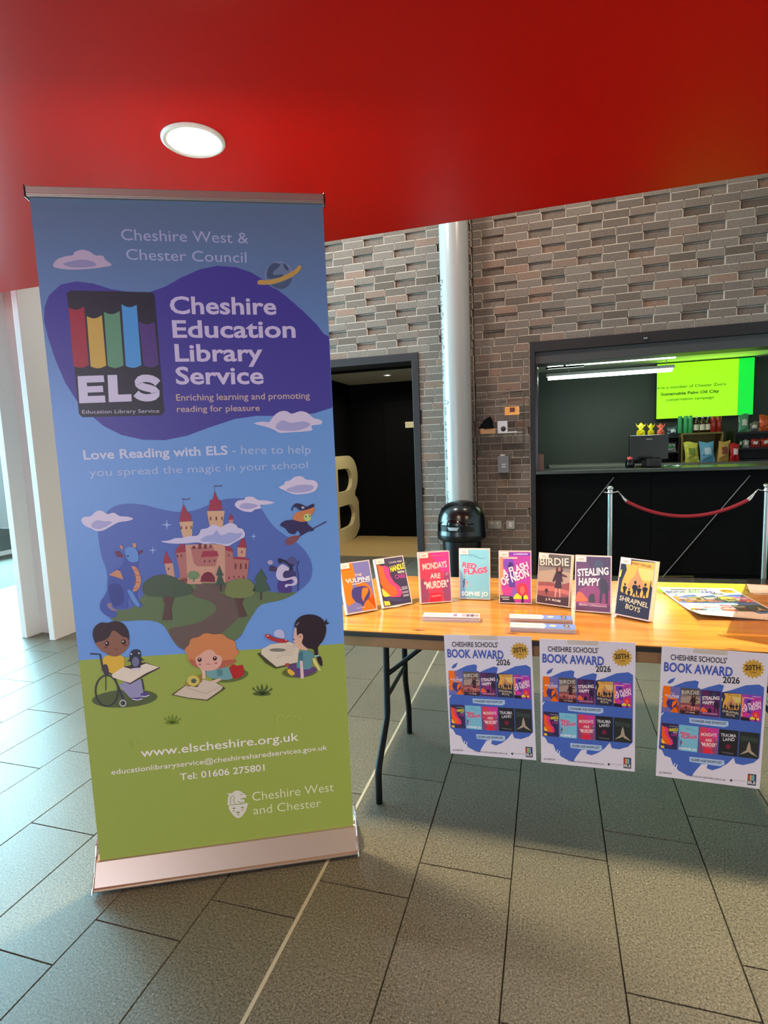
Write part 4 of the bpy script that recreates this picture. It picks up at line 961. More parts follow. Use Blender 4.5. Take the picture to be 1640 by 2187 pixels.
# ---- stacks of bookmarks
def stack(x, y, rz, L, W, n, label, style):
    t = empty('bookmark_stack', (x, y, TH+.0005), rz, label, 'bookmarks', None)
    for k in range(n):
        dx, dy = (random.uniform(-.0012, .0012), random.uniform(-.0012, .0012)) if k < n-1 else (0, 0)
        mt = pmat('bookmark_side_a', (202, 190, 196), .6, noise=.02) if style == 0 or k % 2 else pmat('bookmark_side_b', (190, 182, 190), .6, noise=.02)
        MB().box(dx, L+dx, dy, W+dy, k*.00145, k*.00145+.0013, mt).obj('bookmark', t)
    p = Pr(1.0); z = n*.00145
    q = p.sub(0, 0, L, W)
    if style == 0:
        q.rect(.0, .0, 1, 1, (226, 208, 216)); q.rect(.02, .15, .48, .85, (246, 226, 232), 1); q.text("CHESHIRE SCHOOLS'", (.04, .3), (.44, .3), .35, (150, 96, 110), 2, .02)
        for i, c in enumerate(((140, 110, 170), (236, 240, 246), (220, 140, 160), (110, 80, 120), (90, 70, 100), (160, 120, 130))): q.rect(.54+.075*i, .2, .605+.075*i, .8, c, 1)
    else:
        q.rect(0, 0, 1, 1, (104, 134, 206)); q.poly([(0, 0), (.52, .0), (.56, .5), (.52, 1), (0, 1)], (240, 234, 224), 1); q.text("CHESHIRE SCHOOLS' BOOK AWARD", (.03, .38), (.48, .38), .28, (120, 116, 120), 2, .01)
        q.ell(.66, .55, .05, .2, (244, 226, 170), 2); q.rect(.83, .2, .91, .85, (60, 54, 70), 2); q.rect(.845, .5, .865, .75, (220, 120, 80), 3); q.rect(.87, .5, .89, .75, (120, 190, 220), 3)
        q.text('ELS', (.84, .25), (.90, .25), .18, (240, 240, 240), 3)
    o = p.obj('bookmark_print', t)
    for v in o.data.vertices: v.co = (v.co.x, v.co.z, z-v.co.y)
    return t
stack(-.462, 1.988, R(5), .213, .052, 13, 'stack of pinkish bookmarks below the crimson book', 0)
stack(-.142, 2.028, R(3), .222, .050, 12, 'farther one of two stacks of blue and white bookmarks', 1)
stack(-.133, 1.925, R(3), .220, .052, 12, 'nearer one of two stacks of blue and white bookmarks', 1)

# ================================================================== ROLL-UP BANNER
BA = math.atan2(.424, .906); BO = Vector((-1.424, 1.330, 0))
bu = Vector((math.cos(BA), math.sin(BA), 0)); bn_ = Vector((math.sin(BA), -math.cos(BA), 0))
BW, BZ0, BZ1 = .838, .085, 2.168
ban = empty('roll_up_banner', BO, BA, 'tall roll-up banner printed with blue sky, castle and green meadow', 'banner')
def U(px, py):                      # where the line of sight meets the sheet: gives metres along and up the sheet
    d_ = ray(px, py); k = (BO-CAM).dot(bn_)/d_.dot(bn_); P = CAM+d_*k
    return ((P-BO).dot(bu), P.z)
def cA(x, y): return U(x/2.158, 360+y/2.158)
def cB(x, y): return U(150+x/2.689, 920+y/2.689)
def cC(x, y): return U(150+x/2.523, 1480+y/2.523)
sheet = MB()
def band_mat():
    m = bpy.data.materials.new('banner_sky_print'); m.use_nodes = True; nt = m.node_tree; b = nt.nodes['Principled BSDF']
    tc = nt.nodes.new('ShaderNodeTexCoord'); sp = nt.nodes.new('ShaderNodeSeparateXYZ'); nt.links.new(tc.outputs['Object'], sp.inputs[0])
    cr = nt.nodes.new('ShaderNodeValToRGB'); mr = nt.nodes.new('ShaderNodeMapRange'); mr.inputs[1].default_value = 0; mr.inputs[2].default_value = 2.2
    nt.links.new(sp.outputs['Z'], mr.inputs[0]); nt.links.new(mr.outputs[0], cr.inputs[0]); e = cr.color_ramp.elements
    e[0].position = .3; e[0].color = (*lin((110, 160, 232)), 1); e[1].position = .97; e[1].color = (*lin((98, 122, 152)), 1)
    k = e.new(.7); k.color = (*lin((110, 160, 226)), 1)
    nt.links.new(cr.outputs[0], b.inputs['Base Color']); b.inputs['Roughness'].default_value = .38; return m
n = 24
sheet.add([(BW*i/n, 0, BZ0-.005+(BZ1-BZ0+.005)*j) for j in (0, 1) for i in range(n+1)], [(i, i+1, n+2+i, n+1+i) for i in range(n)], band_mat())
sheet.add([(BW*i/n, .0008, BZ0-.005+(BZ1-BZ0+.005)*j) for j in (0, 1) for i in range(n+1)], [(i, i+1, n+2+i, n+1+i) for i in range(n)], pmat('banner_back', (200, 200, 200), .7, noise=.02))
bs = sheet.obj('banner_sheet', ban)
BK_ = 1.0
def pr_(fn, base): return Pr(BK_, fn, base, .4)
# meadow
p = pr_(cB, 1)
lo = [U(215, 1838), U(751, 1764)]
hz = [(x, 1316-(x-83)*.0628) for x in range(83, 1560, 60)]
pts = [cB(*a) for a in hz]; pts = [(0, pts[0][1])]+[a for a in pts if .004 < a[0] < BW-.004]+[(BW, pts[-1][1]), (BW, BZ0-.004), (0, BZ0-.004)]
pm = pr_(lambda a, b: (a, b), 1); pm.poly(pts, (152, 172, 80)); pm.obj('meadow_print', bs)['label'] = 'green meadow area of the print'
# purple cloud shape behind the logo
p = pr_(cA, 1)
right_x = lambda y: None
blob = [(205, 640), (225, 585), (280, 535), (350, 520), (430, 530), (510, 555), (600, 570), (690, 570), (760, 545), (840, 500), (920, 465), (1000, 448), (1090, 455), (1160, 480), (1240, 530), (1320, 590), (1400, 660), (1460, 720), (1490, 760), (1500, 775)]
blob2 = [(1512, 1102), (1450, 1128), (1380, 1138), (1290, 1140), (1180, 1140), (1080, 1155), (960, 1195), (860, 1232), (760, 1252), (660, 1250), (560, 1228), (480, 1188), (410, 1130), (350, 1065), (300, 985), (255, 880), (222, 780), (203, 700)]
P1 = [cA(*a) for a in blob]; P2 = [cA(*a) for a in blob2]
P1[-1] = (BW-.001, P1[-1][1]); P2[0] = (BW-.001, P2[0][1])
pi = pr_(lambda a, b: (a, b), 1); pi.poly(P1+P2, (70, 64, 158)); pi.obj('violet_shape_print', bs)['label'] = 'large violet rounded shape behind the logo'
# night-blue shape with hill, path
p = pr_(cB, 2)
p.poly([(160, 600), (165, 540), (200, 480), (250, 435), (330, 418), (420, 425), (500, 445), (600, 465), (700, 460), (800, 425), (880, 395), (950, 388), (1020, 395), (1090, 440), (1130, 500), (1180, 560), (1250, 610), (1310, 650), (1360, 705), (1388, 770), (1385, 840), (1350, 890), (1290, 935), (1200, 975), (1100, 995), (1060, 1040), (1010, 1120), (960, 1200), (800, 1250), (650, 1260), (590, 1205), (545, 1130), (500, 1098), (420, 1088), (300, 1095), (235, 1085), (205, 1020), (215, 900), (208, 800), (180, 720)], (84, 110, 190), 0, 3)
p.poly([(235, 1085), (270, 1030), (350, 1020), (430, 930), (500, 890), (600, 880), (760, 872), (900, 866), (1020, 880), (1100, 915), (1200, 930), (1300, 925), (1250, 958), (1190, 978), (1100, 997), (1060, 1040), (1010, 1120), (960, 1195), (800, 1240), (655, 1258), (590, 1205), (545, 1130), (500, 1098), (420, 1088), (300, 1093)], (98, 120, 84), 1, 2)
p.poly([(720, 880), (870, 880), (900, 905), (860, 930), (930, 960), (985, 1010), (985, 1050), (940, 1100), (870, 1160), (820, 1190), (700, 1230), (655, 1258), (595, 1205), (565, 1140), (660, 1120), (760, 1090), (830, 1040), (835, 1005), (790, 975), (720, 955), (695, 925), (730, 900)], (104, 88, 84), 2, 2)
p.obj('landscape_print', bs)['label'] = 'dusky blue shape with green hill and brown path'
# clouds
def cloud(fn, pts, col, shade, base=3, inner=None):
    q = pr_(fn, base); q.poly(pts, col, 0, 3)
    if inner: q.poly(inner, shade, 1, 3)
    q.obj('cloud_print', bs)
WHT, SHD = (216, 210, 238), (170, 172, 222)
cloud(cA, [(245, 450), (262, 420), (300, 405), (335, 400), (345, 385), (380, 374), (415, 384), (440, 400), (475, 402), (485, 420), (515, 445), (470, 455), (420, 462), (340, 466), (280, 462)], (196, 182, 206), (150, 150, 190), 2, [(290, 440), (340, 425), (390, 420), (440, 435), (430, 452), (340, 456)])
cloud(cA, [(1170, 1175), (1210, 1166), (1240, 1168), (1262, 1140), (1290, 1120), (1320, 1118), (1345, 1130), (1385, 1118), (1420, 1128), (1445, 1150), (1480, 1160), (1480, 1178), (1435, 1185), (1440, 1205), (1400, 1212), (1350, 1215), (1290, 1218), (1265, 1205), (1225, 1190)], WHT, SHD, 4, [(1270, 1190), (1300, 1160), (1340, 1172), (1400, 1165), (1430, 1182), (1380, 1205), (1300, 1208)])
cloud(cB, [(64, 515), (80, 495), (120, 490), (145, 465), (180, 458), (215, 478), (250, 470), (285, 490), (330, 493), (362, 505), (330, 518), (280, 525), (240, 545), (190, 572), (150, 575), (120, 560), (85, 545)], WHT, SHD, 5, [(120, 545), (150, 515), (200, 520), (240, 522), (210, 548), (160, 565)])
cloud(cB, [(1198, 325), (1225, 310), (1235, 292), (1262, 285), (1290, 264), (1330, 262), (1355, 280), (1400, 285), (1422, 310), (1405, 345), (1350, 362), (1290, 365), (1250, 352), (1225, 340)], WHT, SHD, 5, [(1240, 340), (1280, 320), (1330, 310), (1395, 315), (1380, 345), (1300, 356)])
cloud(cB, [(945, 430), (962, 402), (1000, 395), (1010, 380), (1050, 380), (1080, 398), (1120, 400), (1172, 412), (1130, 424), (1090, 425), (1095, 445), (1060, 452), (1040, 466), (990, 460)], WHT, SHD, 5, [(970, 435), (1000, 415), (1050, 420), (1080, 430), (1040, 448), (1000, 448)])
# stars
q = pr_(cB, 5)
for x, y, s in ((555, 540, 32), (474, 686, 24), (1053, 606, 22)): q.poly([(x, y-s), (x+s*.14, y-s*.14), (x+s, y), (x+s*.14, y+s*.14), (x, y+s), (x-s*.14, y+s*.14), (x-s, y), (x-s*.14, y-s*.14)], (160, 190, 240))
tag(q.obj('star_print', bs), None, None, None, 'stuff')
# castle
def cD(x, y): return U(330+x/7.13, 1020+y/7.13)
q = pr_(cD, 5); WALL, WL2, DK, RF = (178, 116, 112), (204, 158, 138), (120, 52, 62), (160, 52, 76)
q.poly([(155, 1310), (280, 1300), (300, 1450), (330, 1620), (260, 1620), (200, 1500), (170, 1400)], WL2, 0); q.poly([(170, 1110), (270, 1300), (130, 1310), (150, 1200)], RF, 1)
q.poly([(270, 1540), (500, 1520), (720, 1540), (720, 1620), (270, 1620)], WL2, 1)
q.poly([(330, 1140), (480, 1130), (500, 1600), (390, 1600), (380, 1400), (350, 1280)], WALL, 1); q.poly([(390, 1015), (455, 1010), (480, 1130), (310, 1150), (350, 1060)], RF, 2)
q.poly([(470, 1020), (1080, 1010), (1080, 1600), (500, 1600)], WL2, 0); q.poly([(550, 1060), (890, 1050), (960, 1220), (930, 1350), (650, 1350), (600, 1300)], WALL, 1)
q.poly([(740, 1120), (950, 1115), (980, 1195), (705, 1210)], RF, 2)
q.poly([(1075, 1100), (1190, 1100), (1200, 1230), (1440, 1250), (1410, 1560), (1240, 1540), (1080, 1600)], WALL, 2); q.poly([(1070, 1050), (1170, 1050), (1200, 1130), (1090, 1110)], RF, 3); q.poly([(1195, 1215), (1330, 1205), (1445, 1240), (1440, 1255), (1200, 1238)], RF, 3)
q.poly([(1260, 1060), (1395, 1070), (1385, 1210), (1265, 1205)], WL2, 3); q.poly([(1330, 925), (1370, 930), (1400, 1070), (1265, 1060), (1300, 990)], RF, 4)
q.poly([(380, 670), (590, 665), (575, 780), (575, 900), (430, 910), (400, 780)], (214, 176, 140), 1); q.poly([(440, 400), (500, 520), (545, 560), (560, 665), (385, 675), (395, 560)], RF, 2)
q.poly([(800, 510), (1070, 505), (1050, 640), (1040, 770), (850, 760), (820, 640)], (214, 176, 140), 1); q.poly([(915, 200), (965, 330), (1010, 350), (1030, 495), (820, 505), (845, 340), (885, 330)], RF, 2)
q.poly([(1130, 640), (1200, 640), (1195, 720), (1135, 720)], (190, 140, 150), 1); q.poly([(1160, 545), (1210, 630), (1120, 650)], RF, 2)
q.poly([(700, 1585), (715, 1500), (760, 1450), (815, 1432), (870, 1450), (915, 1510), (925, 1590)], (120, 40, 60), 3)
for x, y, w, h in ((410, 760, 18, 50), (485, 760, 18, 50), (560, 755, 14, 50), (855, 620, 20, 60), (942, 620, 22, 62), (1028, 620, 18, 60), (1235, 1345, 26, 90), (1315, 1345, 24, 95), (1392, 1345, 24, 95), (350, 1190, 22, 45), (410, 1185, 20, 45), (765, 1270, 22, 34), (840, 1268, 22, 34), (915, 1262, 22, 34), (1136, 1525, 22, 40), (1210, 1510, 20, 30), (1285, 1510, 20, 30), (1358, 1515, 20, 50), (375, 1575, 18, 34), (432, 1560, 16, 30), (486, 1555, 16, 30), (600, 1060, 44, 54), (690, 1040, 46, 90), (775, 1045, 46, 70), (856, 1045, 34, 50), (215, 1385, 20, 34), (1330, 1130, 22, 34), (1130, 1180, 18, 34)):
    q.poly([(x-w/2, y+h/2), (x-w/2, y-h*.3), (x, y-h/2), (x+w/2, y-h*.3), (x+w/2, y+h/2)], DK, 4)
q.poly([(905, 118), (960, 122), (1030, 116), (1030, 134), (960, 136), (905, 134)], (84, 70, 120), 1); q.poly([(420, 318), (480, 326), (545, 312), (545, 328), (480, 340), (420, 336)], (84, 70, 120), 1)
q.line([(915, 210), (912, 130)], 6, (110, 120, 180), 1); q.line([(438, 400), (436, 330)], 6, (110, 120, 180), 1)
q.obj('castle_print', bs)['label'] = 'printed storybook castle with crimson pointed roofs'
cloud(cD, [(100, 970), (220, 955), (320, 920), (430, 915), (520, 890), (640, 885), (690, 840), (710, 790), (800, 770), (860, 730), (930, 718), (1010, 755), (1080, 715), (1150, 690), (1240, 715), (1270, 760), (1340, 780), (1375, 840), (1370, 900), (1320, 930), (1250, 970), (1180, 1010), (1120, 1042), (1020, 1020), (900, 1000), (760, 1010), (660, 985), (500, 1000), (330, 1005), (200, 995)], (206, 206, 240), (160, 172, 226), 10, [(700, 960), (800, 880), (880, 870), (950, 800), (1000, 870), (1080, 860), (1150, 830), (1240, 850), (1330, 840), (1300, 910), (1180, 985), (1080, 1010), (900, 985)])
# trees
q = pr_(cB, 6)
q.poly([(415, 905), (430, 865), (490, 830), (560, 828), (620, 850), (690, 890), (700, 930), (640, 950), (600, 955), (520, 950), (440, 945)], (74, 92, 74), 6, 3); q.poly([(530, 950), (600, 950), (580, 1010), (585, 1085), (530, 1088), (545, 1000)], (92, 68, 66), 5)
q.poly([(888, 930), (905, 875), (960, 850), (1030, 855), (1062, 900), (1050, 945), (990, 960), (920, 955)], (118, 134, 82), 6, 3); q.poly([(940, 955), (1000, 955), (985, 990), (1015, 1065), (975, 1070), (960, 1000)], (92, 66, 66), 5)
q.poly([(1095, 790), (1130, 850), (1120, 860), (1150, 915), (1100, 925), (1045, 920), (1070, 865), (1058, 855)], (70, 96, 80), 6); q.line([(1095, 920), (1095, 970)], 10, (80, 70, 66), 5)
q.poly([(855, 770), (880, 830), (870, 832), (888, 885), (862, 880), (834, 890), (850, 832), (838, 830)], (66, 88, 74), 7); q.line([(862, 880), (866, 922)], 8, (66, 76, 66), 6)
q.poly([(675, 830), (690, 808), (725, 808), (742, 830), (725, 850), (690, 850)], (110, 144, 104), 6, 3); q.line([(710, 845), (710, 868)], 6, (110, 130, 100), 6)
tag(q.obj('tree_print', bs), 'printed green trees on the hill before the castle', None, None, 'stuff')
# dragon
def cE(x, y): return U(160+x/8.2, 1080+y/8.2)
q = pr_(cE, 6); DB, DL, DO = (72, 92, 176), (100, 150, 222), (206, 146, 112)
q.poly([(580, 1300), (700, 1120), (830, 1050), (860, 900), (900, 800), (960, 740), (1060, 740), (1110, 800), (1120, 960), (1100, 1050), (1150, 1250), (1150, 1400), (1090, 1500), (1110, 1650), (1180, 1720), (1170, 1770), (1080, 1770), (1000, 1690), (960, 1600), (920, 1650), (930, 1760), (880, 1810), (700, 1800), (740, 1880), (700, 1960), (560, 1930), (450, 1820), (450, 1680), (520, 1580), (570, 1460)], DB, 0, 2)
q.poly([(880, 760), (960, 720), (1060, 740), (1110, 850), (1110, 960), (1030, 990), (950, 970), (900, 890)], DL, 1, 3)
q.poly([(690, 800), (780, 790), (850, 880), (830, 910), (740, 890)], (112, 50, 82), 1); q.poly([(1190, 770), (1180, 820), (1110, 860), (1110, 800)], (112, 50, 82), 1)
q.poly([(790, 690), (830, 700), (850, 770), (800, 740)], DO, 1); q.poly([(1010, 660), (1070, 650), (1080, 720), (1020, 740)], DO, 1)
q.poly([(600, 1210), (740, 1120), (800, 1150), (850, 1290), (700, 1240)], DO, 1)
q.poly([(990, 1060), (1080, 1080), (1140, 1200), (1160, 1330), (1120, 1450), (1060, 1500), (1010, 1480), (1070, 1350), (1060, 1200)], DO, 1, 2)
for y in (1120, 1220, 1340, 1450): q.line([(1010+abs(y-1300)*.1, y), (1140, y)], 12, (176, 104, 96), 2)
q.poly([(560, 1730), (640, 1700), (660, 1780), (760, 1840), (640, 1830)], (150, 130, 150), 1, 2); q.poly([(920, 1470), (1000, 1500), (1060, 1600), (1140, 1740), (1080, 1760), (980, 1620)], DL, 1, 2)
q.ell(930, 880, 16, 16, (40, 40, 90), 2)
q.poly([(600, 1400), (760, 1370), (850, 1500), (840, 1700), (700, 1760), (620, 1640)], (60, 72, 150), 1, 3)
q.obj('dragon_print', bs)['label'] = 'printed blue dragon sitting left of the castle'
# witch on broom and wizard
def cF(x, y): return U(540+x/7.81, 1000+y/7.81)
q = pr_(cF, 6)
q.line([(560, 1250), (900, 1060), (1225, 890)], 22, (72, 60, 110), 0); q.poly([(540, 1230), (600, 1150), (740, 1120), (780, 1150), (700, 1240), (600, 1285)], (132, 76, 88), 1, 3)
q.poly([(450, 950), (520, 880), (640, 862), (880, 880), (920, 940), (1020, 1020), (980, 1050), (900, 1060), (800, 1130), (780, 1080), (740, 1040), (700, 1100), (600, 1080), (540, 1000)], (52, 42, 94), 2, 2)
q.poly([(660, 830), (720, 740), (860, 700), (1010, 650), (1020, 720), (960, 800), (880, 890), (740, 880)], (206, 130, 80), 3, 2); q.ell(910, 820, 62, 62, (190, 214, 130), 4); q.ell(885, 805, 11, 14, (50, 50, 70), 5); q.ell(945, 800, 9, 12, (50, 50, 70), 5)
q.poly([(640, 680), (690, 600), (760, 585), (850, 620), (900, 640), (1000, 590), (1020, 640), (900, 690), (780, 700), (720, 650), (665, 660), (660, 720)], (48, 40, 84), 5, 2); q.ell(835, 655, 26, 20, (190, 180, 210), 6)
q.obj('witch_print', bs)['label'] = 'printed small flying figure with orange hair and pointed hat'
q = pr_(cF, 6)
q.poly([(430, 1860), (640, 1880), (650, 2040), (600, 2075), (430, 2060)], (78, 60, 140), 0, 2); q.poly([(440, 1760), (500, 1680), (700, 1720), (720, 1800), (640, 1880), (440, 1880)], (66, 60, 120), 0, 2)
q.poly([(280, 1640), (320, 1620), (400, 1660), (390, 1720), (280, 1710)], (70, 56, 100), 1, 2); q.ell(290, 1570, 45, 40, (176, 170, 200), 1)
q.poly([(430, 1640), (500, 1600), (600, 1660), (620, 1700), (540, 1710), (500, 1760), (520, 1830), (620, 1820), (700, 1800), (740, 1850), (730, 1930), (660, 1960), (590, 1960), (560, 1990), (530, 1960), (560, 1930), (640, 1930), (690, 1890), (640, 1850), (540, 1880), (440, 1870), (385, 1800), (400, 1700)], (206, 200, 236), 2, 2)
q.poly([(420, 1510), (460, 1500), (560, 1540), (650, 1470), (720, 1540), (710, 1600), (660, 1640), (665, 1700), (600, 1700), (610, 1640), (520, 1570), (440, 1590)], (40, 38, 76), 3, 2)
q.poly([(560, 1540), (650, 1470), (720, 1530), (715, 1600), (640, 1600)], (86, 84, 146), 4, 2); q.line([(765, 1540), (730, 1660), (760, 1790), (750, 2040)], 14, (58, 54, 110), 3)
q.obj('wizard_print', bs)['label'] = 'printed small bearded figure with hat and staff'
# child in wheelchair
def cG(x, y): return U(180+x/6.833, 1300+y/6.833)
q = pr_(cG, 5)
q.ell(590, 1310, 480, 130, (84, 98, 62), 0, -.06)
q.poly([(520, 1100), (820, 1030), (860, 1180), (830, 1290), (700, 1310), (620, 1240)], (150, 150, 190), 1, 3); q.poly([(680, 1300), (830, 1290), (850, 1310), (780, 1335), (700, 1325)], (80, 72, 140), 2); q.poly([(820, 1240), (900, 1210), (950, 1250), (900, 1285), (840, 1285)], (80, 72, 140), 2)
q.line([(700, 1315), (780, 1330), (850, 1310)], 14, (214, 212, 236), 3); q.line([(840, 1275), (900, 1280), (950, 1255)], 14, (214, 212, 236), 3)
q.poly([(270, 760), (330, 680), (550, 680), (590, 780), (560, 900), (420, 960), (320, 900)], (222, 182, 62), 2, 3)
ring = [(330+165*math.cos(R(a)), 1195+225*math.sin(R(a))) for a in range(0, 361, 12)]; q.line(ring, 24, (60, 64, 66), 4)
q.line([(90, 655), (230, 665), (275, 900), (420, 960), (480, 1100), (560, 1290), (580, 1400)], 24, (54, 54, 76), 3); q.line([(315, 980), (315, 1190)], 12, (60, 64, 66), 4); q.line([(840, 1020), (870, 1180)], 22, (54, 54, 70), 1)
q.poly([(270, 830), (330, 810), (360, 900), (350, 960), (290, 950)], (66, 56, 74), 4, 2); rg = [(565+44*math.cos(R(a)), 1375+44*math.sin(R(a))) for a in range(0, 361, 24)]; q.line(rg, 16, (190, 196, 200), 5)
q.poly([(415, 970), (560, 850), (880, 780), (1110, 860), (940, 950), (670, 1100)], (70, 52, 50), 4); q.poly([(400, 960), (570, 845), (700, 880), (900, 795), (1095, 850), (900, 940), (670, 1080), (420, 1000)], (226, 218, 202), 5)
q.poly([(125, 380), (150, 270), (240, 200), (340, 205), (440, 180), (560, 210), (640, 320), (655, 440), (630, 560), (560, 640), (480, 690), (380, 680), (280, 620), (180, 530)], (52, 32, 42), 5, 3)
q.poly([(170, 500), (290, 460), (370, 400), (410, 320), (470, 330), (560, 400), (640, 430), (655, 520), (610, 600), (540, 660), (440, 690), (330, 650), (240, 600)], (140, 96, 78), 6, 3)
for x, y in ((335, 505), (578, 482)): q.ell(x, y, 32, 38, (42, 20, 24), 7); q.ell(x-8, y-8, 10, 11, (240, 230, 225), 8)
q.ell(320, 562, 28, 14, (120, 62, 58), 7); q.ell(605, 535, 26, 14, (120, 62, 58), 7); q.line([(430, 575), (470, 590), (510, 572)], 8, (96, 52, 46), 7)
q.poly([(665, 680), (690, 610), (760, 590), (820, 620), (830, 720), (885, 745), (830, 760), (820, 860), (700, 870), (680, 770), (620, 770), (660, 740)], (48, 50, 72), 7, 2); q.ell(752, 770, 52, 75, (112, 118, 150), 8); q.ell(690, 658, 13, 11, (220, 225, 240), 8); q.ell(800, 645, 13, 11, (220, 225, 240), 8); q.poly([(695, 865), (815, 855), (810, 895), (700, 905)], (214, 208, 216), 8)
q.obj('child_print', bs)['label'] = 'printed dark-haired child in a wheelchair with an open book'
# ginger child
def cH(x, y): return U(350+x/7.81, 1330+y/7.81)
q = pr_(cH, 5)
q.ell(1100, 880, 310, 110, (96, 112, 58), 0, -.12); q.poly([(120, 1200), (370, 1030), (900, 1000), (1030, 1095), (730, 1300), (400, 1260)], (80, 76, 48), 1); q.poly([(165, 1195), (360, 1050), (560, 1070), (640, 940), (850, 990), (985, 1060), (960, 1110), (720, 1280), (400, 1245)], (208, 196, 180), 2); q.line([(380, 1080), (700, 1180), (960, 1050)], 8, (170, 156, 142), 3)
q.poly([(1090, 750), (1160, 690), (1220, 720), (1310, 700), (1335, 800), (1320, 880), (1180, 935), (1130, 860)], (178, 36, 40), 3, 2); q.poly([(700, 790), (800, 750), (1070, 740), (1130, 830), (1140, 930), (980, 950), (800, 920), (720, 880)], (112, 164, 170), 2, 2); q.poly([(880, 780), (970, 780), (985, 870), (900, 900)], (84, 134, 142), 3)
q.poly([(600, 740), (690, 780), (700, 930), (640, 930), (640, 820)], (222, 190, 176), 4); q.poly([(780, 970), (940, 920), (960, 950), (860, 1000)], (222, 190, 176), 4)
hair = []
for i in range(40):
    a_ = 2*math.pi*i/40; r_ = 1+(.05 if i % 4 < 2 else -.02); hair.append((800+425*r_*math.cos(a_), 470+290*r_*math.sin(a_)))
q.poly(hair, (206, 134, 84), 4, 2); q.poly([(430, 600), (560, 640), (600, 740), (540, 740), (450, 680)], (180, 104, 78), 5, 2); q.poly([(930, 640), (1190, 610), (1160, 680), (1000, 740), (900, 760)], (178, 98, 76), 5, 2)
q.ell(750, 620, 222, 178, (220, 172, 158), 6); q.poly([(520, 520), (600, 440), (760, 420), (900, 440), (980, 540), (880, 530), (830, 470), (760, 440), (660, 480), (560, 560)], (206, 134, 84), 7, 2)
for x, y in ((598, 612), (852, 590)): q.ell(x, y, 34, 36, (52, 18, 28), 8); q.ell(x-2, y-14, 11, 10, (240, 228, 225), 9)
q.ell(602, 690, 26, 14, (190, 104, 108), 8); q.ell(868, 668, 26, 14, (190, 104, 108), 8); q.line([(700, 690), (740, 682), (780, 690)], 9, (160, 100, 96), 8)
q.ell(490, 965, 105, 92, (206, 192, 96), 5); q.ell(600, 930, 45, 70, (150, 128, 52), 4); q.ell(500, 965, 44, 38, (84, 96, 84), 6); q.poly([(340, 1020), (400, 980), (420, 1060), (350, 1040)], (160, 140, 60), 5)
q.obj('child_print', bs)['label'] = 'printed ginger curly-haired child lying on the grass with a book'
# girl with plait, saucer
def cI(x, y): return U(540+x/9.111, 1300+y/9.111)
q = pr_(cI, 5)
q.ell(910, 1230, 345, 110, (96, 108, 56), 0, -.06); q.poly([(80, 870), (160, 850), (460, 1130), (860, 1040), (800, 1090), (440, 1165), (250, 1060)], (70, 74, 44), 1); q.poly([(160, 880), (170, 790), (350, 690), (700, 640), (920, 720), (900, 820), (870, 1040), (460, 1130)], (216, 208, 190), 2); q.ell(480, 800, 160, 34, (126, 126, 116), 3)
for k in range(5): q.line([(450+k*45, 960-k*55), (600+k*50, 900-k*45), (760+k*30, 900-k*50)], 8, (182, 172, 156), 3)
q.poly([(700, 1110), (850, 1060), (1180, 1130), (1240, 1200), (1000, 1320), (800, 1310), (690, 1180)], (98, 70, 126), 3, 2); q.poly([(670, 1190), (720, 1170), (820, 1250), (760, 1300), (690, 1250)], (226, 186, 70), 4, 2); q.poly([(620, 1070), (700, 1050), (710, 1120), (640, 1130)], (170, 76, 66), 4)
q.poly([(890, 850), (960, 810), (1130, 820), (1190, 920), (1150, 1010), (1150, 1130), (1050, 1180), (850, 1140), (880, 1000)], (94, 148, 162), 4, 2); q.poly([(890, 850), (970, 830), (980, 1000), (880, 1010)], (70, 118, 134), 5)
q.poly([(915, 1010), (965, 1010), (995, 1350), (930, 1360)], (226, 200, 200), 6); q.poly([(1150, 950), (1210, 960), (1330, 1200), (1270, 1190), (1180, 1050)], (216, 214, 136), 4)
q.poly([(820, 370), (800, 450), (790, 560), (790, 640), (870, 730), (930, 790), (1080, 800), (1000, 700), (980, 500), (860, 380)], (222, 180, 160), 5, 2); q.ell(800, 595, 16, 20, (150, 80, 90), 6)
q.poly([(805, 350), (840, 230), (940, 140), (1080, 108), (1240, 130), (1370, 220), (1425, 380), (1400, 540), (1340, 650), (1260, 750), (1270, 890), (1200, 900), (1180, 790), (1050, 760), (950, 660), (980, 560), (950, 480), (860, 520), (850, 370)], (46, 30, 44), 6, 2)
q.ell(925, 545, 52, 64, (226, 184, 164), 7); q.ell(920, 540, 22, 32, (190, 140, 126), 8); q.poly([(1240, 930), (1310, 920), (1345, 1010), (1345, 1120), (1280, 1060)], (46, 30, 44), 6, 2); q.line([(1200, 920), (1290, 905)], 26, (150, 200, 200), 7)
q.poly([(1390, 260), (1430, 190), (1440, 260), (1490, 280), (1440, 305), (1400, 290)], (40, 30, 50), 6); q.poly([(825, 320), (890, 250), (905, 275), (840, 340)], (120, 110, 124), 8)
q.poly([(230, 515), (300, 490), (420, 560), (600, 590), (700, 625), (620, 662), (450, 645), (290, 580)], (176, 52, 60), 5, 3); q.poly([(400, 500), (440, 420), (530, 395), (600, 440), (620, 560), (500, 560)], (186, 192, 232), 4, 2); q.ell(290, 520, 22, 14, (230, 180, 190), 6); q.ell(650, 605, 18, 12, (230, 180, 190), 6)
q.obj('child_print', bs)['label'] = 'printed child with a dark plait seated beside a book and red saucer'
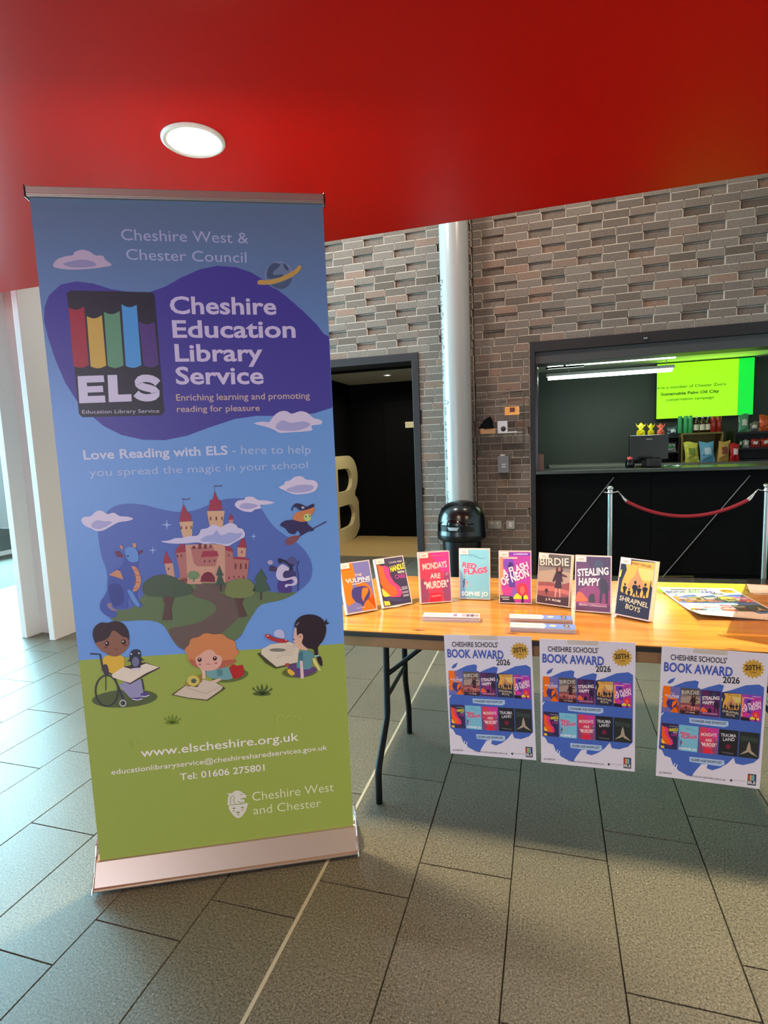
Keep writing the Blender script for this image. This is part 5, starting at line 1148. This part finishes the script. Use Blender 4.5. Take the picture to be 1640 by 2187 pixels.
# grass tufts and faint scribbles
q = pr_(cB, 5)
for x, y, s, c in ((1100, 1500, 1.0, (78, 96, 52)), (585, 1668, .82, (110, 136, 46))):
    for dx, ht, ww in ((-50, 30, 16), (-25, 42, 16), (0, 52, 16), (28, 48, 16), (55, 28, 16)): q.poly([(x-8*s, y+16*s), (x+dx*s-ww*s*.3, y-ht*s*.6), (x+dx*s, y-ht*s), (x+dx*s+ww*s*.5, y-ht*s*.5), (x+10*s, y+16*s)], c, 0)
    q.ell(x, y+10*s, 52*s, 12*s, c, 0)
q2 = pr_(cC, 5)
q2.line([(1112, 160), (1115, 130), (1135, 115), (1155, 125), (1160, 150), (1165, 130), (1185, 118), (1200, 150), (1210, 125), (1228, 118), (1240, 145)], 5, (170, 196, 96)); q2.line([(290, 300), (292, 270), (315, 258), (330, 275), (332, 298), (340, 272), (360, 262), (375, 280)], 5, (158, 186, 88))
tag(q.obj('grass_tuft_print', bs), None, None, None, 'stuff'); tag(q2.obj('scribble_print', bs), None, None, None, 'stuff')
# planet
def cJ(x, y): return U(540+x/10.25, 550+y/10.25)
q = pr_(cJ, 3)
q.ell(570, 390, 305, 305, (132, 150, 190), 0); q.ell(570, 395, 272, 285, (112, 136, 168), 1); q.poly([(310, 460), (320, 260), (400, 150), (480, 120), (600, 150), (560, 220), (450, 310), (460, 390), (650, 370), (640, 420), (500, 450)], (70, 92, 122), 2, 2); q.poly([(660, 130), (720, 150), (780, 240), (770, 290), (700, 250)], (70, 92, 122), 2, 2); q.poly([(390, 600), (650, 540), (850, 440), (820, 560), (720, 660), (600, 690), (480, 660)], (78, 102, 132), 2, 2)
q.poly([(100, 530), (160, 490), (300, 500), (560, 450), (800, 340), (930, 260), (1000, 180), (1060, 190), (1030, 290), (900, 400), (700, 500), (450, 580), (250, 600), (120, 590)], (206, 168, 88), 3, 2)
q.obj('planet_print', bs)['label'] = 'printed ringed planet near the top right corner'
# logo block
q = pr_(cA, 3)
q.poly([(308, 575), (325, 562), (700, 570), (712, 585), (757, 1120), (745, 1137), (380, 1146), (364, 1130)], (34, 34, 50), 0)
BKs = [((316, 640, 388, 636), (340, 910, 410, 905), (168, 46, 66)), ((400, 680, 470, 676), (418, 912, 490, 908), (214, 180, 84)), ((479, 660, 552, 657), (497, 910, 570, 907), (100, 160, 124)), ((560, 625, 630, 628), (580, 910, 652, 906), (80, 164, 232)), ((640, 705, 712, 705), (662, 908, 732, 904), (84, 58, 132))]
for (ax, ay, bx_, by_), (cx_, cy_, dx_, dy_), col in BKs:
    top = [(ax+(bx_-ax)*i/6, ay+(by_-ay)*i/6+13*math.sin(math.pi*i/6)) for i in range(7)]
    bot = [(dx_+(cx_-dx_)*i/6, dy_+(cy_-dy_)*i/6+11*math.sin(math.pi*i/6)) for i in range(7)]
    q.poly(top+bot, col, 1)
EW = (216, 214, 240)
q.poly([(358, 957), (478, 953), (482, 984), (400, 987), (402, 1004), (474, 1001), (477, 1030), (404, 1033), (406, 1049), (484, 1046), (487, 1078), (366, 1082)], EW, 2)
q.poly([(496, 952), (540, 951), (545, 1042), (606, 1040), (608, 1073), (502, 1077)], EW, 2)
q.line([(728, 990), (716, 979), (700, 971), (680, 967), (660, 967), (645, 973), (637, 983), (639, 994), (651, 1003), (670, 1009), (692, 1014), (710, 1021), (720, 1031), (720, 1042), (710, 1051), (693, 1056), (672, 1057), (652, 1053), (638, 1046), (627, 1036)], 34, EW, 2)
q.text('Education Library Service', (380, 1130), (735, 1125), 17, (206, 204, 226), 2)
q.obj('logo_print', bs)['label'] = 'black logo block with five coloured book spines and white letters'
# lettering
LV = (206, 202, 236)
q = pr_(cA, 3)
q.text('Cheshire West &', (560, 330), (1145, 345), 52, (176, 184, 222), 0); q.text('Chester Council', (583, 420), (1137, 434), 50, (178, 188, 226), 0)
q.obj('heading_lettering', bs)['label'] = 'thin pale lettering near the top of the banner'
q = pr_(cA, 3)
for st_, x0_, y0_, x1_, y1_ in (('Cheshire', 785, 668, 1275, 672), ('Education', 797, 778, 1363, 778), ('Library', 808, 888, 1212, 886), ('Service', 812, 993, 1216, 991)): q.text(st_, (x0_, y0_), (x1_, y1_), 78, (214, 206, 238), 0, .022)
q.obj('title_lettering', bs)['label'] = 'large pale four line title lettering'
q = pr_(cA, 3)
q.text('Enriching learning and promoting', (813, 1070), (1428, 1060), 30, (206, 184, 176), 0, .008); q.text('reading for pleasure', (816, 1122), (1197, 1116), 28, (206, 184, 176), 0, .008)
q.obj('strapline_lettering', bs)['label'] = 'small buff lettering under the title'
q = pr_(cB, 3)
q.text('Love Reading with ELS', (78, 165), (905, 136), 52, (204, 214, 242), 0, .025); q.text('- here to help', (930, 134), (1382, 130), 48, (176, 200, 240), 0)
q.text('you spread the magic in your school', (112, 262), (1365, 215), 44, (176, 200, 240), 0)
q.obj('message_lettering', bs)['label'] = 'two pale lines of lettering above the castle'
def one(fn, nm, *a):
    tag(pr_(fn, 3).text(*a).obj(nm, bs), None, None, None, 'stuff')
one(cC, 'contact_lettering', 'www.elscheshire.org.uk', (382, 345), (1232, 255), 46, (232, 232, 224), 0, .010)
one(cC, 'contact_lettering', 'educationlibraryservice@cheshiresharedservices.gov.uk', (223, 440), (1385, 305), 28, (232, 232, 224), 0, .008)
one(cC, 'contact_lettering', 'Tel: 01606 275801', (593, 470), (1048, 418), 36, (232, 232, 224), 0, .012)
q = pr_(cC, 3)
q.text('Cheshire West', (982, 582), (1420, 528), 48, (222, 230, 190), 0, -.004); q.text('and Chester', (988, 655), (1352, 612), 46, (222, 230, 190), 0, -.004)
def cK(x, y): return U(470+x/6.308, 1680+y/6.308)
q2 = pr_(cK, 3); WK, GK = (216, 216, 206), (140, 160, 80)
q2.poly([(80, 85), (150, 92), (200, 55), (260, 55), (310, 85), (355, 120), (345, 150), (300, 150), (330, 180), (325, 215), (300, 240), (365, 215), (370, 240), (360, 290), (330, 350), (290, 400), (245, 425), (200, 405), (150, 350), (115, 290), (120, 255), (100, 240), (105, 150), (120, 110)], WK, 0, 2)
q2.line([(130, 245), (220, 235), (310, 232)], 9, GK, 1); q2.line([(140, 225), (140, 160), (175, 110)], 9, GK, 1); q2.line([(205, 225), (180, 190), (195, 130)], 9, GK, 1); q2.line([(240, 195), (280, 215), (320, 205)], 9, GK, 1); q2.line([(275, 165), (330, 160)], 9, GK, 1); q2.line([(265, 100), (305, 105)], 8, GK, 1)
for x, y, w in ((185, 290, 22), (300, 280, 22), (185, 325, 16), (300, 318, 14), (243, 345, 26), (245, 378, 15)): q2.ell(x, y, w, w*.45, GK, 1)
q.obj('council_lettering', bs)['label'] = 'thin pale lettering beside the small crest'; q2.obj('crest_print', bs)['label'] = 'small pale helmet shaped crest'
# hardware
MB().box(-.006, BW+.004, -.012, .014, 2.152, 2.180, ALU).box(-.004, BW+.002, -.014, -.011, 2.156, 2.160, ALU).obj('top_rail', ban, bevel=.004)
for x in (-.008, BW+.003): MB().box(x, x+.004, -.014, .016, 2.149, 2.183, BLK).obj('rail_end_cap', ban, bevel=.001)
MB().tube([(BW/2, .060, .09), (BW/2, .058, 1.1), (BW/2, .022, 2.165)], .008, ALU, 12).obj('support_pole', ban)
BASE = [(-.050, .012), (-.044, .010), (.130, .010), (.150, .03), (.150, .055), (.120, .078), (.04, .098), (.012, .098), (.004, .088), (-.006, .084), (-.042, .022), (-.050, .018)]
MB().prism(BASE, -.012, BW+.008, 'x', ALU).obj('base_cassette', ban, bevel=.002)
EC = [(-.055, .008), (.135, .008), (.158, .03), (.158, .06), (.12, .09), (.06, .13), (.035, .14), (.016, .13), (.004, .10), (-.02, .06), (-.048, .024)]
for x in (-.017, BW+.008): MB().prism(EC, x, x+.005, 'x', CHROME).obj('end_cap', ban, bevel=.0015)
MB().tube([(.12, -.02, .010), (.12, -.02, 0)], .012, BLK, 12).obj('foot', ban); MB().tube([(BW-.12, -.02, .010), (BW-.12, -.02, 0)], .012, BLK, 12).obj('foot', ban)
MB().tube([(.12, .12, .010), (.12, .12, 0)], .012, BLK, 12).obj('foot', ban); MB().tube([(BW-.12, .12, .010), (BW-.12, .12, 0)], .012, BLK, 12).obj('foot', ban)
